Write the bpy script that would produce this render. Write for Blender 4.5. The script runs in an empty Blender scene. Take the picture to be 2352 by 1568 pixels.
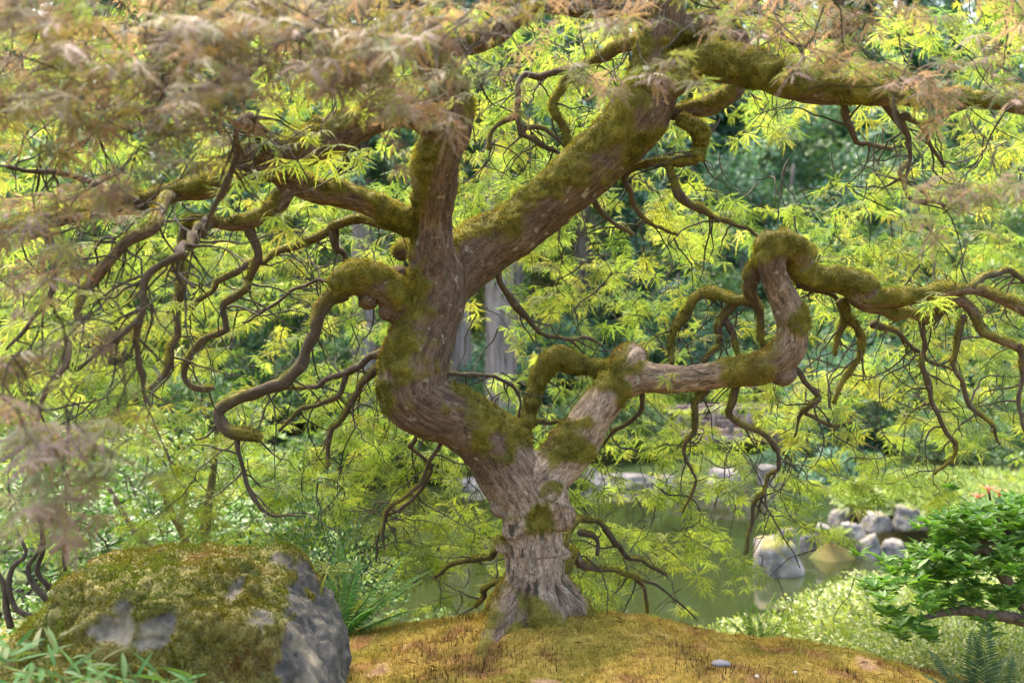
import bpy, math, random
import numpy as np
from mathutils import Vector, Matrix, kdtree

# ------------------------------------------------------------------ camera, sky, sun, exposure
S = bpy.context.scene
C = S.collection
RNG = np.random.default_rng(7)
random.seed(7)
CZ = 1.0            # camera height above the foot of the maple
FP = 35 / 36 * 2352  # focal length in units of a 2352 wide picture
cam_d = bpy.data.cameras.new('camera')
cam = bpy.data.objects.new('camera', cam_d); C.objects.link(cam)
cam.location = (0, 0, CZ); cam.rotation_euler = (math.radians(90), 0, 0)
cam_d.lens = 35; cam_d.sensor_width = 36; cam_d.clip_start = 0.05; cam_d.clip_end = 600
cam_d.dof.use_dof = True; cam_d.dof.focus_distance = 3.35; cam_d.dof.aperture_fstop = 2.7
cam_d.dof.aperture_blades = 0
S.camera = cam

SUN_EL, SUN_ROT = math.radians(62), math.radians(-25)
w = bpy.data.worlds.new('World'); S.world = w; w.use_nodes = True
nt = w.node_tree
sky = nt.nodes.new('ShaderNodeTexSky'); sky.sky_type = 'NISHITA'; sky.sun_disc = False
sky.sun_elevation = SUN_EL; sky.sun_rotation = SUN_ROT
sky.air_density = 1.0; sky.dust_density = 6.0; sky.ozone_density = 1.0
nt.nodes['Background'].inputs['Strength'].default_value = 0.15
nt.links.new(sky.outputs[0], nt.nodes['Background'].inputs['Color'])
sun_d = bpy.data.lights.new('sun', 'SUN'); sun_d.energy = .8; sun_d.angle = math.radians(40); sun_d.color = (1, .95, .86)
sun = bpy.data.objects.new('sun', sun_d); C.objects.link(sun)
sdir = Vector((math.sin(SUN_ROT) * math.cos(SUN_EL), math.cos(SUN_ROT) * math.cos(SUN_EL), math.sin(SUN_EL)))
sun.rotation_euler = (-sdir).to_track_quat('-Z', 'Y').to_euler(); sun.location = (0, 0, 40)
S.view_settings.view_transform = 'Standard'; S.view_settings.look = 'None'
S.view_settings.exposure = 3.05; S.view_settings.gamma = 1.0
S.view_settings.use_white_balance = True; S.view_settings.white_balance_temperature = 6950; S.view_settings.white_balance_tint = 10
S.cycles.max_bounces = 10; S.cycles.diffuse_bounces = 6; S.cycles.transmission_bounces = 8
S.cycles.glossy_bounces = 3; S.cycles.use_denoising = True; S.cycles.sample_clamp_indirect = 6

# ------------------------------------------------------------------ helpers
def at(x, y, Y): return np.array([(x - 1176) * Y / FP, Y, CZ - (y - 784) * Y / FP])
def m(px, Y): return px * Y / FP

_perm = np.random.default_rng(3).permutation(256); _perm = np.concatenate([_perm, _perm, _perm])
_g = np.random.default_rng(4).normal(size=(256, 3)); _g /= np.linalg.norm(_g, axis=1)[:, None]
def pn(p):
    p = np.asarray(p, float); i = np.floor(p).astype(int); f = p - i; i &= 255
    u = f * f * f * (f * (f * 6 - 15) + 10); r = 0
    for a in (0, 1):
        for b in (0, 1):
            for c in (0, 1):
                h = _perm[_perm[_perm[i[:, 0] + a] + i[:, 1] + b] + i[:, 2] + c]
                d = ((f - (a, b, c)) * _g[h]).sum(1)
                r = r + d * (u[:, 0] if a else 1 - u[:, 0]) * (u[:, 1] if b else 1 - u[:, 1]) * (u[:, 2] if c else 1 - u[:, 2])
    return r * 1.5
def fbm(p, o=4):
    r = 0; a = 1; p = np.asarray(p, float)
    for k in range(o): r = r + a * pn(p + 17.3 * k); p = p * 2.03; a *= .5
    return r
def sm(a, b, x): t = np.clip((x - a) / (b - a), 0, 1); return t * t * (3 - 2 * t)

def mesh(name, V, F, mat=None, smooth=False, **attrs):
    me = bpy.data.meshes.new(name); V = np.asarray(V, np.float32); 
    Fs = F if isinstance(F, list) and isinstance(F[0], np.ndarray) else [np.asarray(F)]
    Fs = [np.asarray(f, np.int32) for f in Fs if len(f)]
    nl = sum(f.size for f in Fs); npo = sum(len(f) for f in Fs)
    me.vertices.add(len(V)); me.vertices.foreach_set('co', V.ravel())
    me.loops.add(nl); me.loops.foreach_set('vertex_index', np.concatenate([f.ravel() for f in Fs]))
    me.polygons.add(npo)
    tot = np.concatenate([np.full(len(f), f.shape[1]) for f in Fs]); st = np.concatenate([[0], np.cumsum(tot)[:-1]])
    me.polygons.foreach_set('loop_start', st.astype(np.int32))
    if smooth: me.polygons.foreach_set('use_smooth', np.ones(npo, bool))
    me.update(calc_edges=True)
    for k, v in attrs.items():
        v = np.asarray(v, np.float32)
        if v.ndim == 1: a = me.attributes.new(k, 'FLOAT', 'POINT'); a.data.foreach_set('value', v)
        elif v.shape[1] == 3 and k != 'col': a = me.attributes.new(k, 'FLOAT_VECTOR', 'POINT'); a.data.foreach_set('vector', v.ravel())
        else:
            a = me.attributes.new(k, 'FLOAT_COLOR', 'POINT')
            a.data.foreach_set('color', np.column_stack([v[:, :3], np.ones(len(v))]).astype(np.float32).ravel())
    if mat: me.materials.append(mat)
    return me
def obj(name, me, parent=None, loc=(0, 0, 0)):
    o = bpy.data.objects.new(name, me); C.objects.link(o); o.location = loc
    if parent: o.parent = parent
    return o
def tag(o, label, cat, group=None, kind=None):
    o['label'] = label; o['category'] = cat
    if group: o['group'] = group
    if kind: o['kind'] = kind
    return o
def thing(name, loc, label, cat, group=None):
    return tag(obj(name, None, None, tuple(loc)), label, cat, group)
def part(name, V, F, mat, root, smooth=False, **a):
    return obj(name, mesh(name, np.asarray(V) - np.array(root.location), F, mat, smooth, **a), root)
def stuff(o): o['kind'] = 'stuff'; return o
def copy_tree(o, parent=None):
    c = o.copy(); C.objects.link(c); c.parent = parent
    for ch in list(o.children): copy_tree(ch, c)
    return c

# ------------------------------------------------------------------ materials
def newmat(name):
    mt = bpy.data.materials.new(name); mt.use_nodes = True; return mt, mt.node_tree.nodes, mt.node_tree.links
def N(ns, t, **kw):
    n = ns.new('ShaderNode' + t)
    for k, v in kw.items(): setattr(n, k, v)
    return n
def leafmat(name, trans=.5, tint=(1.25, 1.2, .6), rough=.45, spec=.4, ramp=None):
    mt, ns, ln = newmat(name); b = ns['Principled BSDF']; out = ns['Material Output']
    if ramp:
        oi = N(ns, 'ObjectInfo'); src = N(ns, 'ValToRGB'); ln.new(oi.outputs['Random'], src.inputs[0]); cr = src.color_ramp
        cr.elements[0].color = (*ramp[0], 1); cr.elements[1].color = (*ramp[-1], 1)
        for i, c in enumerate(ramp[1:-1]): e = cr.elements.new((i + 1) / (len(ramp) - 1)); e.color = (*c, 1)
        col = src.outputs[0]
    else:
        a = N(ns, 'Attribute', attribute_name='col'); col = a.outputs['Color']
    ln.new(col, b.inputs['Base Color']); b.inputs['Roughness'].default_value = rough
    b.inputs['Specular IOR Level'].default_value = spec
    t = N(ns, 'BsdfTranslucent'); mx = N(ns, 'Mix', data_type='RGBA', blend_type='MULTIPLY'); mx.inputs[0].default_value = 1
    ln.new(col, mx.inputs[6]); mx.inputs[7].default_value = (*tint, 1); ln.new(mx.outputs[2], t.inputs[0])
    ms = N(ns, 'MixShader'); ms.inputs[0].default_value = trans
    ln.new(b.outputs[0], ms.inputs[1]); ln.new(t.outputs[0], ms.inputs[2]); ln.new(ms.outputs[0], out.inputs[0])
    return mt
def rampnode(ns, ln, fac, stops):
    r = N(ns, 'ValToRGB'); ln.new(fac, r.inputs[0]); cr = r.color_ramp
    cr.elements[0].position = stops[0][0]; cr.elements[0].color = (*stops[0][1], 1)
    cr.elements[1].position = stops[-1][0]; cr.elements[1].color = (*stops[-1][1], 1)
    for p, c in stops[1:-1]: e = cr.elements.new(p); e.color = (*c, 1)
    return r.outputs[0]
def mixc(ns, ln, f, a, b, bt='MIX'):
    x = N(ns, 'Mix', data_type='RGBA', blend_type=bt)
    for sock, v in ((x.inputs[0], f), (x.inputs[6], a), (x.inputs[7], b)):
        if isinstance(v, (int, float)): sock.default_value = v
        elif isinstance(v, tuple): sock.default_value = (*v, 1)
        else: ln.new(v, sock)
    return x.outputs[2]
def noise(ns, ln, vec, scale, detail=6, rough=.6, dist=0):
    n = N(ns, 'TexNoise'); ln.new(vec, n.inputs['Vector']); n.inputs['Scale'].default_value = scale
    n.inputs['Detail'].default_value = detail; n.inputs['Roughness'].default_value = rough; n.inputs['Distortion'].default_value = dist
    return n.outputs['Fac']
def bump(ns, ln, b, h, strength, dist, prev=None):
    n = N(ns, 'Bump'); n.inputs['Strength'].default_value = strength; n.inputs['Distance'].default_value = dist
    ln.new(h, n.inputs['Height'])
    if prev: ln.new(prev, n.inputs['Normal'])
    ln.new(n.outputs[0], b.inputs['Normal']); return n.outputs[0]

MOSS_A, MOSS_B, MOSS_C = (.11, .10, .016), (.19, .155, .026), (.055, .048, .012)
def barkmat():
    mt, ns, ln = newmat('maple_bark'); b = ns['Principled BSDF']
    co = N(ns, 'Attribute', attribute_name='bk').outputs['Vector']
    pos = N(ns, 'NewGeometry').outputs['Position']
    pale = N(ns, 'Attribute', attribute_name='pale').outputs['Fac']
    mo = N(ns, 'Attribute', attribute_name='moss').outputs['Fac']
    n1 = noise(ns, ln, co, 1.0, 8, .65, .6); n2 = noise(ns, ln, pos, 9, 5, .6); n3 = noise(ns, ln, co, 3.2, 6, .7, .3)
    c = rampnode(ns, ln, n1, [(.28, (.015, .010, .008)), (.40, (.066, .041, .029)), (.54, (.118, .077, .055)), (.8, (.19, .135, .10))])
    p = rampnode(ns, ln, n1, [(.3, (.06, .038, .026)), (.42, (.25, .172, .118)), (.6, (.44, .33, .245)), (.8, (.56, .45, .35))])
    c = mixc(ns, ln, pale, c, p)
    c = mixc(ns, ln, rampnode(ns, ln, n2, [(.45, (0, 0, 0)), (.75, (.6, .6, .6))]), c, (.10, .058, .042))
    n4 = noise(ns, ln, co, 1.5, 4, .55, 1.2); sb = N(ns, 'Math', operation='SUBTRACT'); ln.new(n4, sb.inputs[0]); sb.inputs[1].default_value = .5
    ab = N(ns, 'Math', operation='ABSOLUTE'); ln.new(sb.outputs[0], ab.inputs[0]); fis = rampnode(ns, ln, ab.outputs[0], [(.0, (.9, .9, .9)), (.05, (0, 0, 0))])
    c = mixc(ns, ln, fis, c, (.022, .014, .010))
    li = noise(ns, ln, pos, 34, 3, .5); c = mixc(ns, ln, rampnode(ns, ln, li, [(.62, (0, 0, 0)), (.70, (.55, .55, .55))]), c, (.30, .28, .23))
    ck = N(ns, 'Attribute', attribute_name='crack').outputs['Fac']
    c = mixc(ns, ln, ck, c, (.035, .028, .018))
    mc = rampnode(ns, ln, noise(ns, ln, pos, 14, 6, .7), [(.3, MOSS_C), (.5, MOSS_A), (.7, MOSS_B)])
    c = mixc(ns, ln, mo, c, mc); ln.new(c, b.inputs['Base Color'])
    b.inputs['Roughness'].default_value = .85; b.inputs['Specular IOR Level'].default_value = .25
    k = bump(ns, ln, b, n1, .9, .006); k = bump(ns, ln, b, fis, -.8, .004, k); bump(ns, ln, b, n3, .8, .003, k)
    return mt
def rockmat(name, base, dark, mossy=True, scale=5):
    mt, ns, ln = newmat(name); b = ns['Principled BSDF']
    pos = N(ns, 'TexCoord').outputs['Object']
    n1 = noise(ns, ln, pos, scale, 9, .65); n2 = noise(ns, ln, pos, scale * 5, 8, .7); n3 = noise(ns, ln, pos, scale * .5, 4)
    c = rampnode(ns, ln, n1, [(.32, dark), (.5, base), (.7, tuple(min(.8, x * 1.5) for x in base))])
    c = mixc(ns, ln, rampnode(ns, ln, n2, [(.35, (.75, .75, .75)), (.6, (0, 0, 0))]), c, tuple(x * .55 for x in dark))
    c = mixc(ns, ln, rampnode(ns, ln, n3, [(.5, (0, 0, 0)), (.65, (.5, .5, .5))]), c, (.30, .25, .16))
    if mossy:
        mo = N(ns, 'Attribute', attribute_name='moss').outputs['Fac']
        mc = rampnode(ns, ln, n2, [(.3, MOSS_C), (.5, MOSS_A), (.7, MOSS_B)])
        c = mixc(ns, ln, mo, c, mc)
    ln.new(c, b.inputs['Base Color']); b.inputs['Roughness'].default_value = .8
    k = bump(ns, ln, b, n1, .6, .03); bump(ns, ln, b, n2, .5, .008, k)
    return mt
def plainbark(name, a, bcol, scale=1.0, zs=.15, moss=None):
    mt, ns, ln = newmat(name); b = ns['Principled BSDF']
    tc = N(ns, 'TexCoord').outputs['Object']; mp = N(ns, 'Mapping'); mp.inputs['Scale'].default_value = (1, 1, zs); ln.new(tc, mp.inputs[0])
    n1 = noise(ns, ln, mp.outputs[0], 18 * scale, 6, .65)
    c = rampnode(ns, ln, n1, [(.35, a), (.65, bcol)])
    if moss:
        n2 = noise(ns, ln, tc, 6 * scale, 5); c = mixc(ns, ln, rampnode(ns, ln, n2, [(.42, (0, 0, 0)), (.6, (1, 1, 1))]), c, moss)
    ln.new(c, b.inputs['Base Color']); b.inputs['Roughness'].default_value = .9
    bump(ns, ln, b, n1, 1, .03 / scale)
    return mt
def woodmat(name, a, bcol):
    mt, ns, ln = newmat(name); b = ns['Principled BSDF']
    tc = N(ns, 'TexCoord').outputs['Object']; mp = N(ns, 'Mapping'); mp.inputs['Scale'].default_value = (.4, 6, 6); ln.new(tc, mp.inputs[0])
    n1 = noise(ns, ln, mp.outputs[0], 4, 6, .65)
    ln.new(rampnode(ns, ln, n1, [(.3, a), (.7, bcol)]), b.inputs['Base Color']); b.inputs['Roughness'].default_value = .85
    bump(ns, ln, b, n1, .4, .01); return mt
def groundmat():
    mt, ns, ln = newmat('moss_ground'); b = ns['Principled BSDF']
    a = N(ns, 'Attribute', attribute_name='col').outputs['Color']; pos = N(ns, 'NewGeometry').outputs['Position']
    n1 = noise(ns, ln, pos, 60, 6, .7)
    c = mixc(ns, ln, 1.0, a, rampnode(ns, ln, n1, [(.3, (.55, .5, .45)), (.7, (1.3, 1.3, 1.3))]), 'MULTIPLY')
    ln.new(c, b.inputs['Base Color']); b.inputs['Roughness'].default_value = .95; b.inputs['Specular IOR Level'].default_value = .1
    bump(ns, ln, b, n1, .8, .012); return mt
def watermat():
    mt, ns, ln = newmat('pond_water'); b = ns['Principled BSDF']
    b.inputs['Base Color'].default_value = (.019, .025, .008, 1); b.inputs['Roughness'].default_value = .04; b.inputs['IOR'].default_value = 1.33
    b.inputs['Specular IOR Level'].default_value = 1.0
    pos = N(ns, 'NewGeometry').outputs['Position']; n1 = noise(ns, ln, pos, 3.2, 3, .5); n2 = noise(ns, ln, pos, .7, 2)
    k = bump(ns, ln, b, n1, .10, .012); bump(ns, ln, b, n2, .12, .03, k); return mt
def flat(name, c, rough=.6):
    mt, ns, ln = newmat(name); b = ns['Principled BSDF']
    n = noise(ns, ln, N(ns, 'TexCoord').outputs['Object'], 30, 4)
    ln.new(rampnode(ns, ln, n, [(.3, tuple(x * .75 for x in c)), (.7, c)]), b.inputs['Base Color']); b.inputs['Roughness'].default_value = rough; return mt

M_BARK = barkmat()
M_MLEAF = leafmat('maple_leaf', .62, (1.2, 1.22, .7), .5, .3)
M_FLEAF = leafmat('maple_leaf_near', .35, (1.2, 1.1, .6), .5, .3,
                  ramp=[(.20, .128, .115), (.145, .098, .085), (.14, .15, .06), (.23, .148, .138), (.11, .145, .055), (.17, .14, .055), (.175, .115, .10)])
M_MOSS = leafmat('moss_strand', .35, (1.1, 1.1, .6), .8, .1)
M_GREEN = leafmat('shrub_leaf', .4, (1.1, 1.2, .5), .4, .5)
M_FAR = leafmat('forest_leaf', .35, (1.0, 1.1, .6), .5, .4)
M_FERN = leafmat('fern_leaf', .45, (1.1, 1.2, .5), .5, .3)
M_GROUND = groundmat(); M_WATER = watermat()
M_BOULDER = rockmat('boulder_stone', (.080, .072, .062), (.022, .021, .022), True, 9)
M_ROCK = rockmat('pond_stone', (.17, .155, .14), (.06, .056, .054), True, 4)
M_DROCK = rockmat('shore_stone', (.20, .18, .16), (.08, .075, .07), True, 3)
M_FIR = plainbark('fir_bark', (.08, .058, .045), (.27, .215, .18), .5, .10)
M_STEM = plainbark('shrub_stem', (.02, .015, .010), (.06, .045, .03), 3, .3)
M_MSTEM = plainbark('mossy_stem', (.05, .038, .022), (.13, .10, .06), 2, .4, (.13, .11, .02))
M_WOOD = woodmat('bridge_timber', (.15, .10, .08), (.32, .24, .20))
M_PEB = flat('pebble_stone', (.20, .18, .18)); M_PETAL = flat('petal_white', (.75, .70, .55))
M_FLOWER = leafmat('orange_petal', .4, (1.1, .9, .8), .5, .3, ramp=[(.75, .30, .16), (.80, .38, .24)])

# ------------------------------------------------------------------ terrain
WZ = -2.0
def height(X, Y):
    X = np.asarray(X, float); Y = np.asarray(Y, float)
    dx = X - .05
    z = -.085 * dx ** 2 - .015 * np.abs(dx) ** 3 * (dx < 0) + .02
    z = np.where(np.abs(dx) > 2.0, np.maximum(z, -.34 - .10 * (np.abs(dx) - 2)), z)
    z = z - .06 * np.clip(2.9 - Y, 0, 3) ** 2 - .36 * np.clip(Y - 3.38, 0, 60) ** 2 / (np.clip(Y - 3.38, 0, 60) + .25) - .12 * np.clip(Y - 4.5, 0, 40)
    z = z + .05 * np.exp(-((X - .14) ** 2 + (Y - 3.42) ** 2) / .10)
    land_l = -.35 - .165 * np.clip(Y - 4, 0, 30)                                   # bank behind the boulder
    z = np.maximum(z, np.where(X < -.6, land_l - 3 * (1 - sm(-1.0, -2.6, X - .12 * (Y - 6))), -9))
    bed = -2.7
    z = np.maximum(z, bed)
    pen = -1.72 + .05 * np.sin(X * 2.3) + .03 * (Y - 13)                       # spit of land on the right
    e = (X - (3.95 + .35 * np.sin(Y * 1.7) + .45 * (Y - 13)))
    mk = sm(-.5, .5, e) * sm(13.55, 14.1, Y + .25 * np.sin(X * 1.9) + .1 * np.clip(5 - X, -3, 3) * 0)
    z = z * (1 - mk) + np.maximum(z, pen) * mk
    far = -1.85 + .02 * (Y - 21) + .20 * np.clip(Y - 28, 0, 80)
    fm = sm(20.3, 21.6, Y + .8 * np.sin(X * .55 + 1) + .3 * np.sin(X * 1.7))
    z = z * (1 - fm) + np.maximum(z, far) * fm
    side = sm(9.5, 13, np.abs(X - 1)); z = z * (1 - side) + np.maximum(z, -.9 + .06 * np.clip(Y, -20, 80)) * side
    return z
def G(X, Y): return float(height(np.array([X]), np.array([Y]))[0])

def axis(lo, hi, d, far, g=1.13):
    a = list(np.arange(lo, hi, d)); s = d; v = hi
    up = []
    while v < far[1]: up.append(v); s = min(s * g, 12); v += s
    s = d; v = lo; dn = []
    while v > far[0]: s = min(s * g, 12); v -= s; dn.append(v)
    return np.array(dn[::-1] + a + up)
gx = axis(-1.6, 2.0, .02, (-160, 160)); gy = axis(2.3, 4.2, .02, (-60, 220))
GX, GY = np.meshgrid(gx, gy); GX = GX.ravel(); GY = GY.ravel()
Z = height(GX, GY)
near = sm(6, 4, GY) * sm(3.2, 2.2, np.abs(GX - .2))
P2 = np.column_stack([GX, GY, np.zeros_like(GX)])
lump = fbm(P2 * 3.1, 3) * .026 + np.abs(pn(P2 * 12)) * .022 + fbm(P2 * 40, 2) * .004
Z = Z + near * lump + (1 - near) * fbm(P2 * .8, 3) * .08
def moss_col(X, Y):
    p = np.column_stack([X, Y, np.zeros_like(X)])
    a = fbm(p * 2.2, 4); b = fbm(p * 7 + 9, 3); c = fbm(p * 25 + 3, 2)
    gold = np.array([.32, .225, .055]); olive = np.array([.21, .17, .035]); rust = np.array([.25, .14, .055]); dark = np.array([.075, .045, .02]); soil = np.array([.30, .19, .12])
    t = sm(-.25, .45, a + .3 * b + .18 * np.clip(.3 - np.asarray(X), -1, 1))[:, None]; col = gold * (1 - t) + olive * t
    t = sm(.2, .6, b - .4 * a)[:, None]; col = col * (1 - t) + rust * t
    t = (sm(.35, .75, fbm(p * 3.1 + 31, 4) + .3 * c) * .8)[:, None]; col = col * (1 - t) + dark * t
    t = (sm(.55, .8, fbm(p * 3.6 + 71, 3)) * .9)[:, None]; col = col * (1 - t) + soil * t
    return col * (1 + .35 * c[:, None])
gc = moss_col(GX, GY)
dirt = np.array([.045, .048, .018]); spit = np.array([.12, .095, .04])
t = (1 - sm(7, 4.6, GY) * sm(3.6, 2.4, np.abs(GX - .2)))[:, None]
gc = gc * (1 - t) + (dirt * (1 + .6 * fbm(P2 * 1.1, 3)[:, None]) + np.array([.0, .02, 0])) * t
t = (sm(12.9, 13.6, GY) * sm(20, 18, GY) * sm(3.2, 4.0, GX) * sm(9, 7, GX) * sm(WZ, WZ + .15, Z))[:, None]
gc = gc * (1 - t) + spit * t
ny, nx = len(gy), len(gx); I = np.arange(ny * nx).reshape(ny, nx)
GF = np.column_stack([I[:-1, :-1].ravel(), I[:-1, 1:].ravel(), I[1:, 1:].ravel(), I[1:, :-1].ravel()])
ground = obj('ground', mesh('ground', np.column_stack([GX, GY, Z]), GF, M_GROUND, True, col=gc)); ground['kind'] = 'structure'
_gz = Z.reshape(ny, nx)
def GS(X, Y):   # height of the built sheet, bilinear
    X = np.atleast_1d(np.asarray(X, float)); Y = np.atleast_1d(np.asarray(Y, float))
    i = np.clip(np.searchsorted(gx, X) - 1, 0, nx - 2); j = np.clip(np.searchsorted(gy, Y) - 1, 0, ny - 2)
    u = (X - gx[i]) / (gx[i + 1] - gx[i]); v = (Y - gy[j]) / (gy[j + 1] - gy[j])
    return (_gz[j, i] * (1 - u) + _gz[j, i + 1] * u) * (1 - v) + (_gz[j + 1, i] * (1 - u) + _gz[j + 1, i + 1] * u) * v
wv = [(-40, 5, WZ), (40, 5, WZ), (40, 30, WZ), (-40, 30, WZ)]
pond = obj('pond_water', mesh('pond_water', wv, [(0, 1, 2, 3)], M_WATER)); pond['kind'] = 'structure'

# strands of moss: thin triangles standing on a surface
def strands(Pp, Nn, L, W, col, droop=.25, spread=.6):
    n = len(Pp); r = RNG.normal(size=(n, 3))
    d = Nn + spread * r; d[:, 2] -= droop; d /= np.linalg.norm(d, axis=1)[:, None] + 1e-9
    s = np.cross(d, RNG.normal(size=(n, 3))); s /= np.linalg.norm(s, axis=1)[:, None] + 1e-9
    V = np.empty((n, 3, 3)); b = Pp - Nn * .002
    V[:, 0] = b - s * W[:, None]; V[:, 1] = b + s * W[:, None]; V[:, 2] = b + d * L[:, None]
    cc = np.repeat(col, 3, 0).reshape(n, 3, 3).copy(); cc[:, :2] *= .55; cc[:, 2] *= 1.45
    return V.reshape(-1, 3), np.arange(n * 3).reshape(n, 3), cc.reshape(-1, 3)
nb = 300000
bx = RNG.uniform(-1.6, 2.1, nb); by = 2.35 + RNG.power(1.3, nb) * 2.3
ok = (np.abs(bx / by) < .58); bx, by = bx[ok], by[ok]; bz = GS(bx, by)
p2 = np.column_stack([bx, by, 0 * bx]); cl = fbm(p2 * 9, 3)
bare = fbm(p2 * 3.6 + 71, 3) > .58; k = ~bare | (RNG.random(len(bx)) < .15)
bx, by, bz, cl = bx[k], by[k], bz[k], cl[k]
L = (.010 + .010 * sm(-.5, .6, cl)) * RNG.uniform(.6, 1.4, len(bx)); Wd = RNG.uniform(.0008, .002, len(bx))
colb = moss_col(bx, by) * RNG.uniform(.65, 1.45, (len(bx), 1))
v1, f1, c1 = strands(np.column_stack([bx, by, bz]), np.tile([0, 0, 1.], (len(bx), 1)), L, Wd, colb, 0, .55)
# dark spore stalks, denser in patches
ns_ = 14000; sx = RNG.uniform(-1.3, 2.0, ns_); sy = 2.5 + RNG.random(ns_) * 1.9; kk = fbm(np.column_stack([sx, sy, 0 * sx]) * 3.1 + 31, 3) + .35 * RNG.random(ns_) > .38
sx, sy = sx[kk], sy[kk]
v2, f2, c2 = strands(np.column_stack([sx, sy, GS(sx, sy)]), np.tile([0, 0, 1.], (len(sx), 1)), RNG.uniform(.018, .036, len(sx)), RNG.uniform(.0012, .0022, len(sx)), np.tile([.05, .03, .014], (len(sx), 1)), 0, .15)
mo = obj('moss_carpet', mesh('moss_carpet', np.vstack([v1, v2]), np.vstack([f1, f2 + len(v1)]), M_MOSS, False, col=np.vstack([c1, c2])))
nl0 = 420; lx_ = RNG.uniform(-1.2, 1.8, nl0); ly_ = RNG.uniform(2.5, 3.7, nl0)
def litter():
    n = nl0; a = RNG.uniform(0, 6.28, n); f = np.column_stack([np.cos(a), np.sin(a), RNG.normal(0, .25, n)]); u = np.column_stack([RNG.normal(0, .4, (n, 2)), np.ones(n)])
    p = np.column_stack([lx_, ly_, GS(lx_, ly_) + .012]); need = RNG.random(n) < .55
    ln = np.where(need, RNG.uniform(.02, .05, n), RNG.uniform(.012, .028, n)); wd = np.where(need, .0016, ln * .4)
    col = np.array([(.16, .09, .04), (.26, .17, .08), (.09, .05, .025), (.33, .24, .12)])[RNG.integers(0, 4, n)]
    V, F, c = blades(p, f, u, ln, wd, col); o = obj('leaf_litter', mesh('leaf_litter', V, F, M_MOSS, False, col=c)); tag(o, 'scattered dry needles and leaf scraps lying on the moss mound', 'leaf litter', None, 'stuff')
tag(mo, 'golden brown moss carpet covering the mound under the maple', 'moss', None, 'stuff')

# ------------------------------------------------------------------ the maple: wood
def spline(pts, step=.01):
    p = np.array(pts, float); n = len(p)
    if n < 3:
        k = max(2, int(np.linalg.norm(p[-1, :3] - p[0, :3]) / step)); t = np.linspace(0, 1, k)[:, None]; return p[0] * (1 - t) + p[-1] * t
    q = np.vstack([2 * p[0] - p[1], p, 2 * p[-1] - p[-2]]); out = []
    for i in range(n - 1):
        a, b, c, d = q[i:i + 4]; k = max(2, int(np.linalg.norm(c[:3] - b[:3]) / step)); t = np.linspace(0, 1, k, endpoint=False)[:, None]
        out.append(.5 * ((2 * b) + (c - a) * t + (2 * a - 5 * b + 4 * c - d) * t ** 2 + (3 * b - a - 3 * c + d) * t ** 3))
    out.append(p[-1:]); r = np.vstack(out); r[:, 3:] = np.maximum(r[:, 3:], 0); return r
def frames(c):
    T = np.gradient(c, axis=0); T /= np.linalg.norm(T, axis=1)[:, None] + 1e-12
    n = np.zeros_like(T); a = np.cross(T[0], [0, .3, .9] if abs(T[0][2]) < .8 else [0, 1, 0]); n[0] = a / np.linalg.norm(a)
    for i in range(1, len(T)):
        v = n[i - 1] - T[i] * np.dot(n[i - 1], T[i]); n[i] = v / (np.linalg.norm(v) + 1e-12)
    return T, n, np.cross(T, n)
def tube(c, r, seg=10, caps=True):
    T, n, b = frames(c); k = len(c); th = np.linspace(0, 2 * np.pi, seg, endpoint=False)
    r = np.asarray(r, float)
    if caps: r = r.copy()
    V = c[:, None] + (np.cos(th)[None, :, None] * n[:, None] + np.sin(th)[None, :, None] * b[:, None]) * r[:, None, None]
    V = V.reshape(-1, 3); I = np.arange(k * seg).reshape(k, seg); J = np.roll(I, -1, 1)
    F = np.column_stack([I[:-1].ravel(), J[:-1].ravel(), J[1:].ravel(), I[1:].ravel()]); Tn = np.zeros((0, 3), int)
    if caps:
        V = np.vstack([V, c[0] - T[0] * r[0] * .5, c[-1] + T[-1] * r[-1] * .5]); a, e = k * seg, k * seg + 1
        Tn = np.vstack([np.column_stack([J[0], I[0], np.full(seg, a)]), np.column_stack([I[-1], J[-1], np.full(seg, e)])])
    return V, F, Tn
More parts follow.
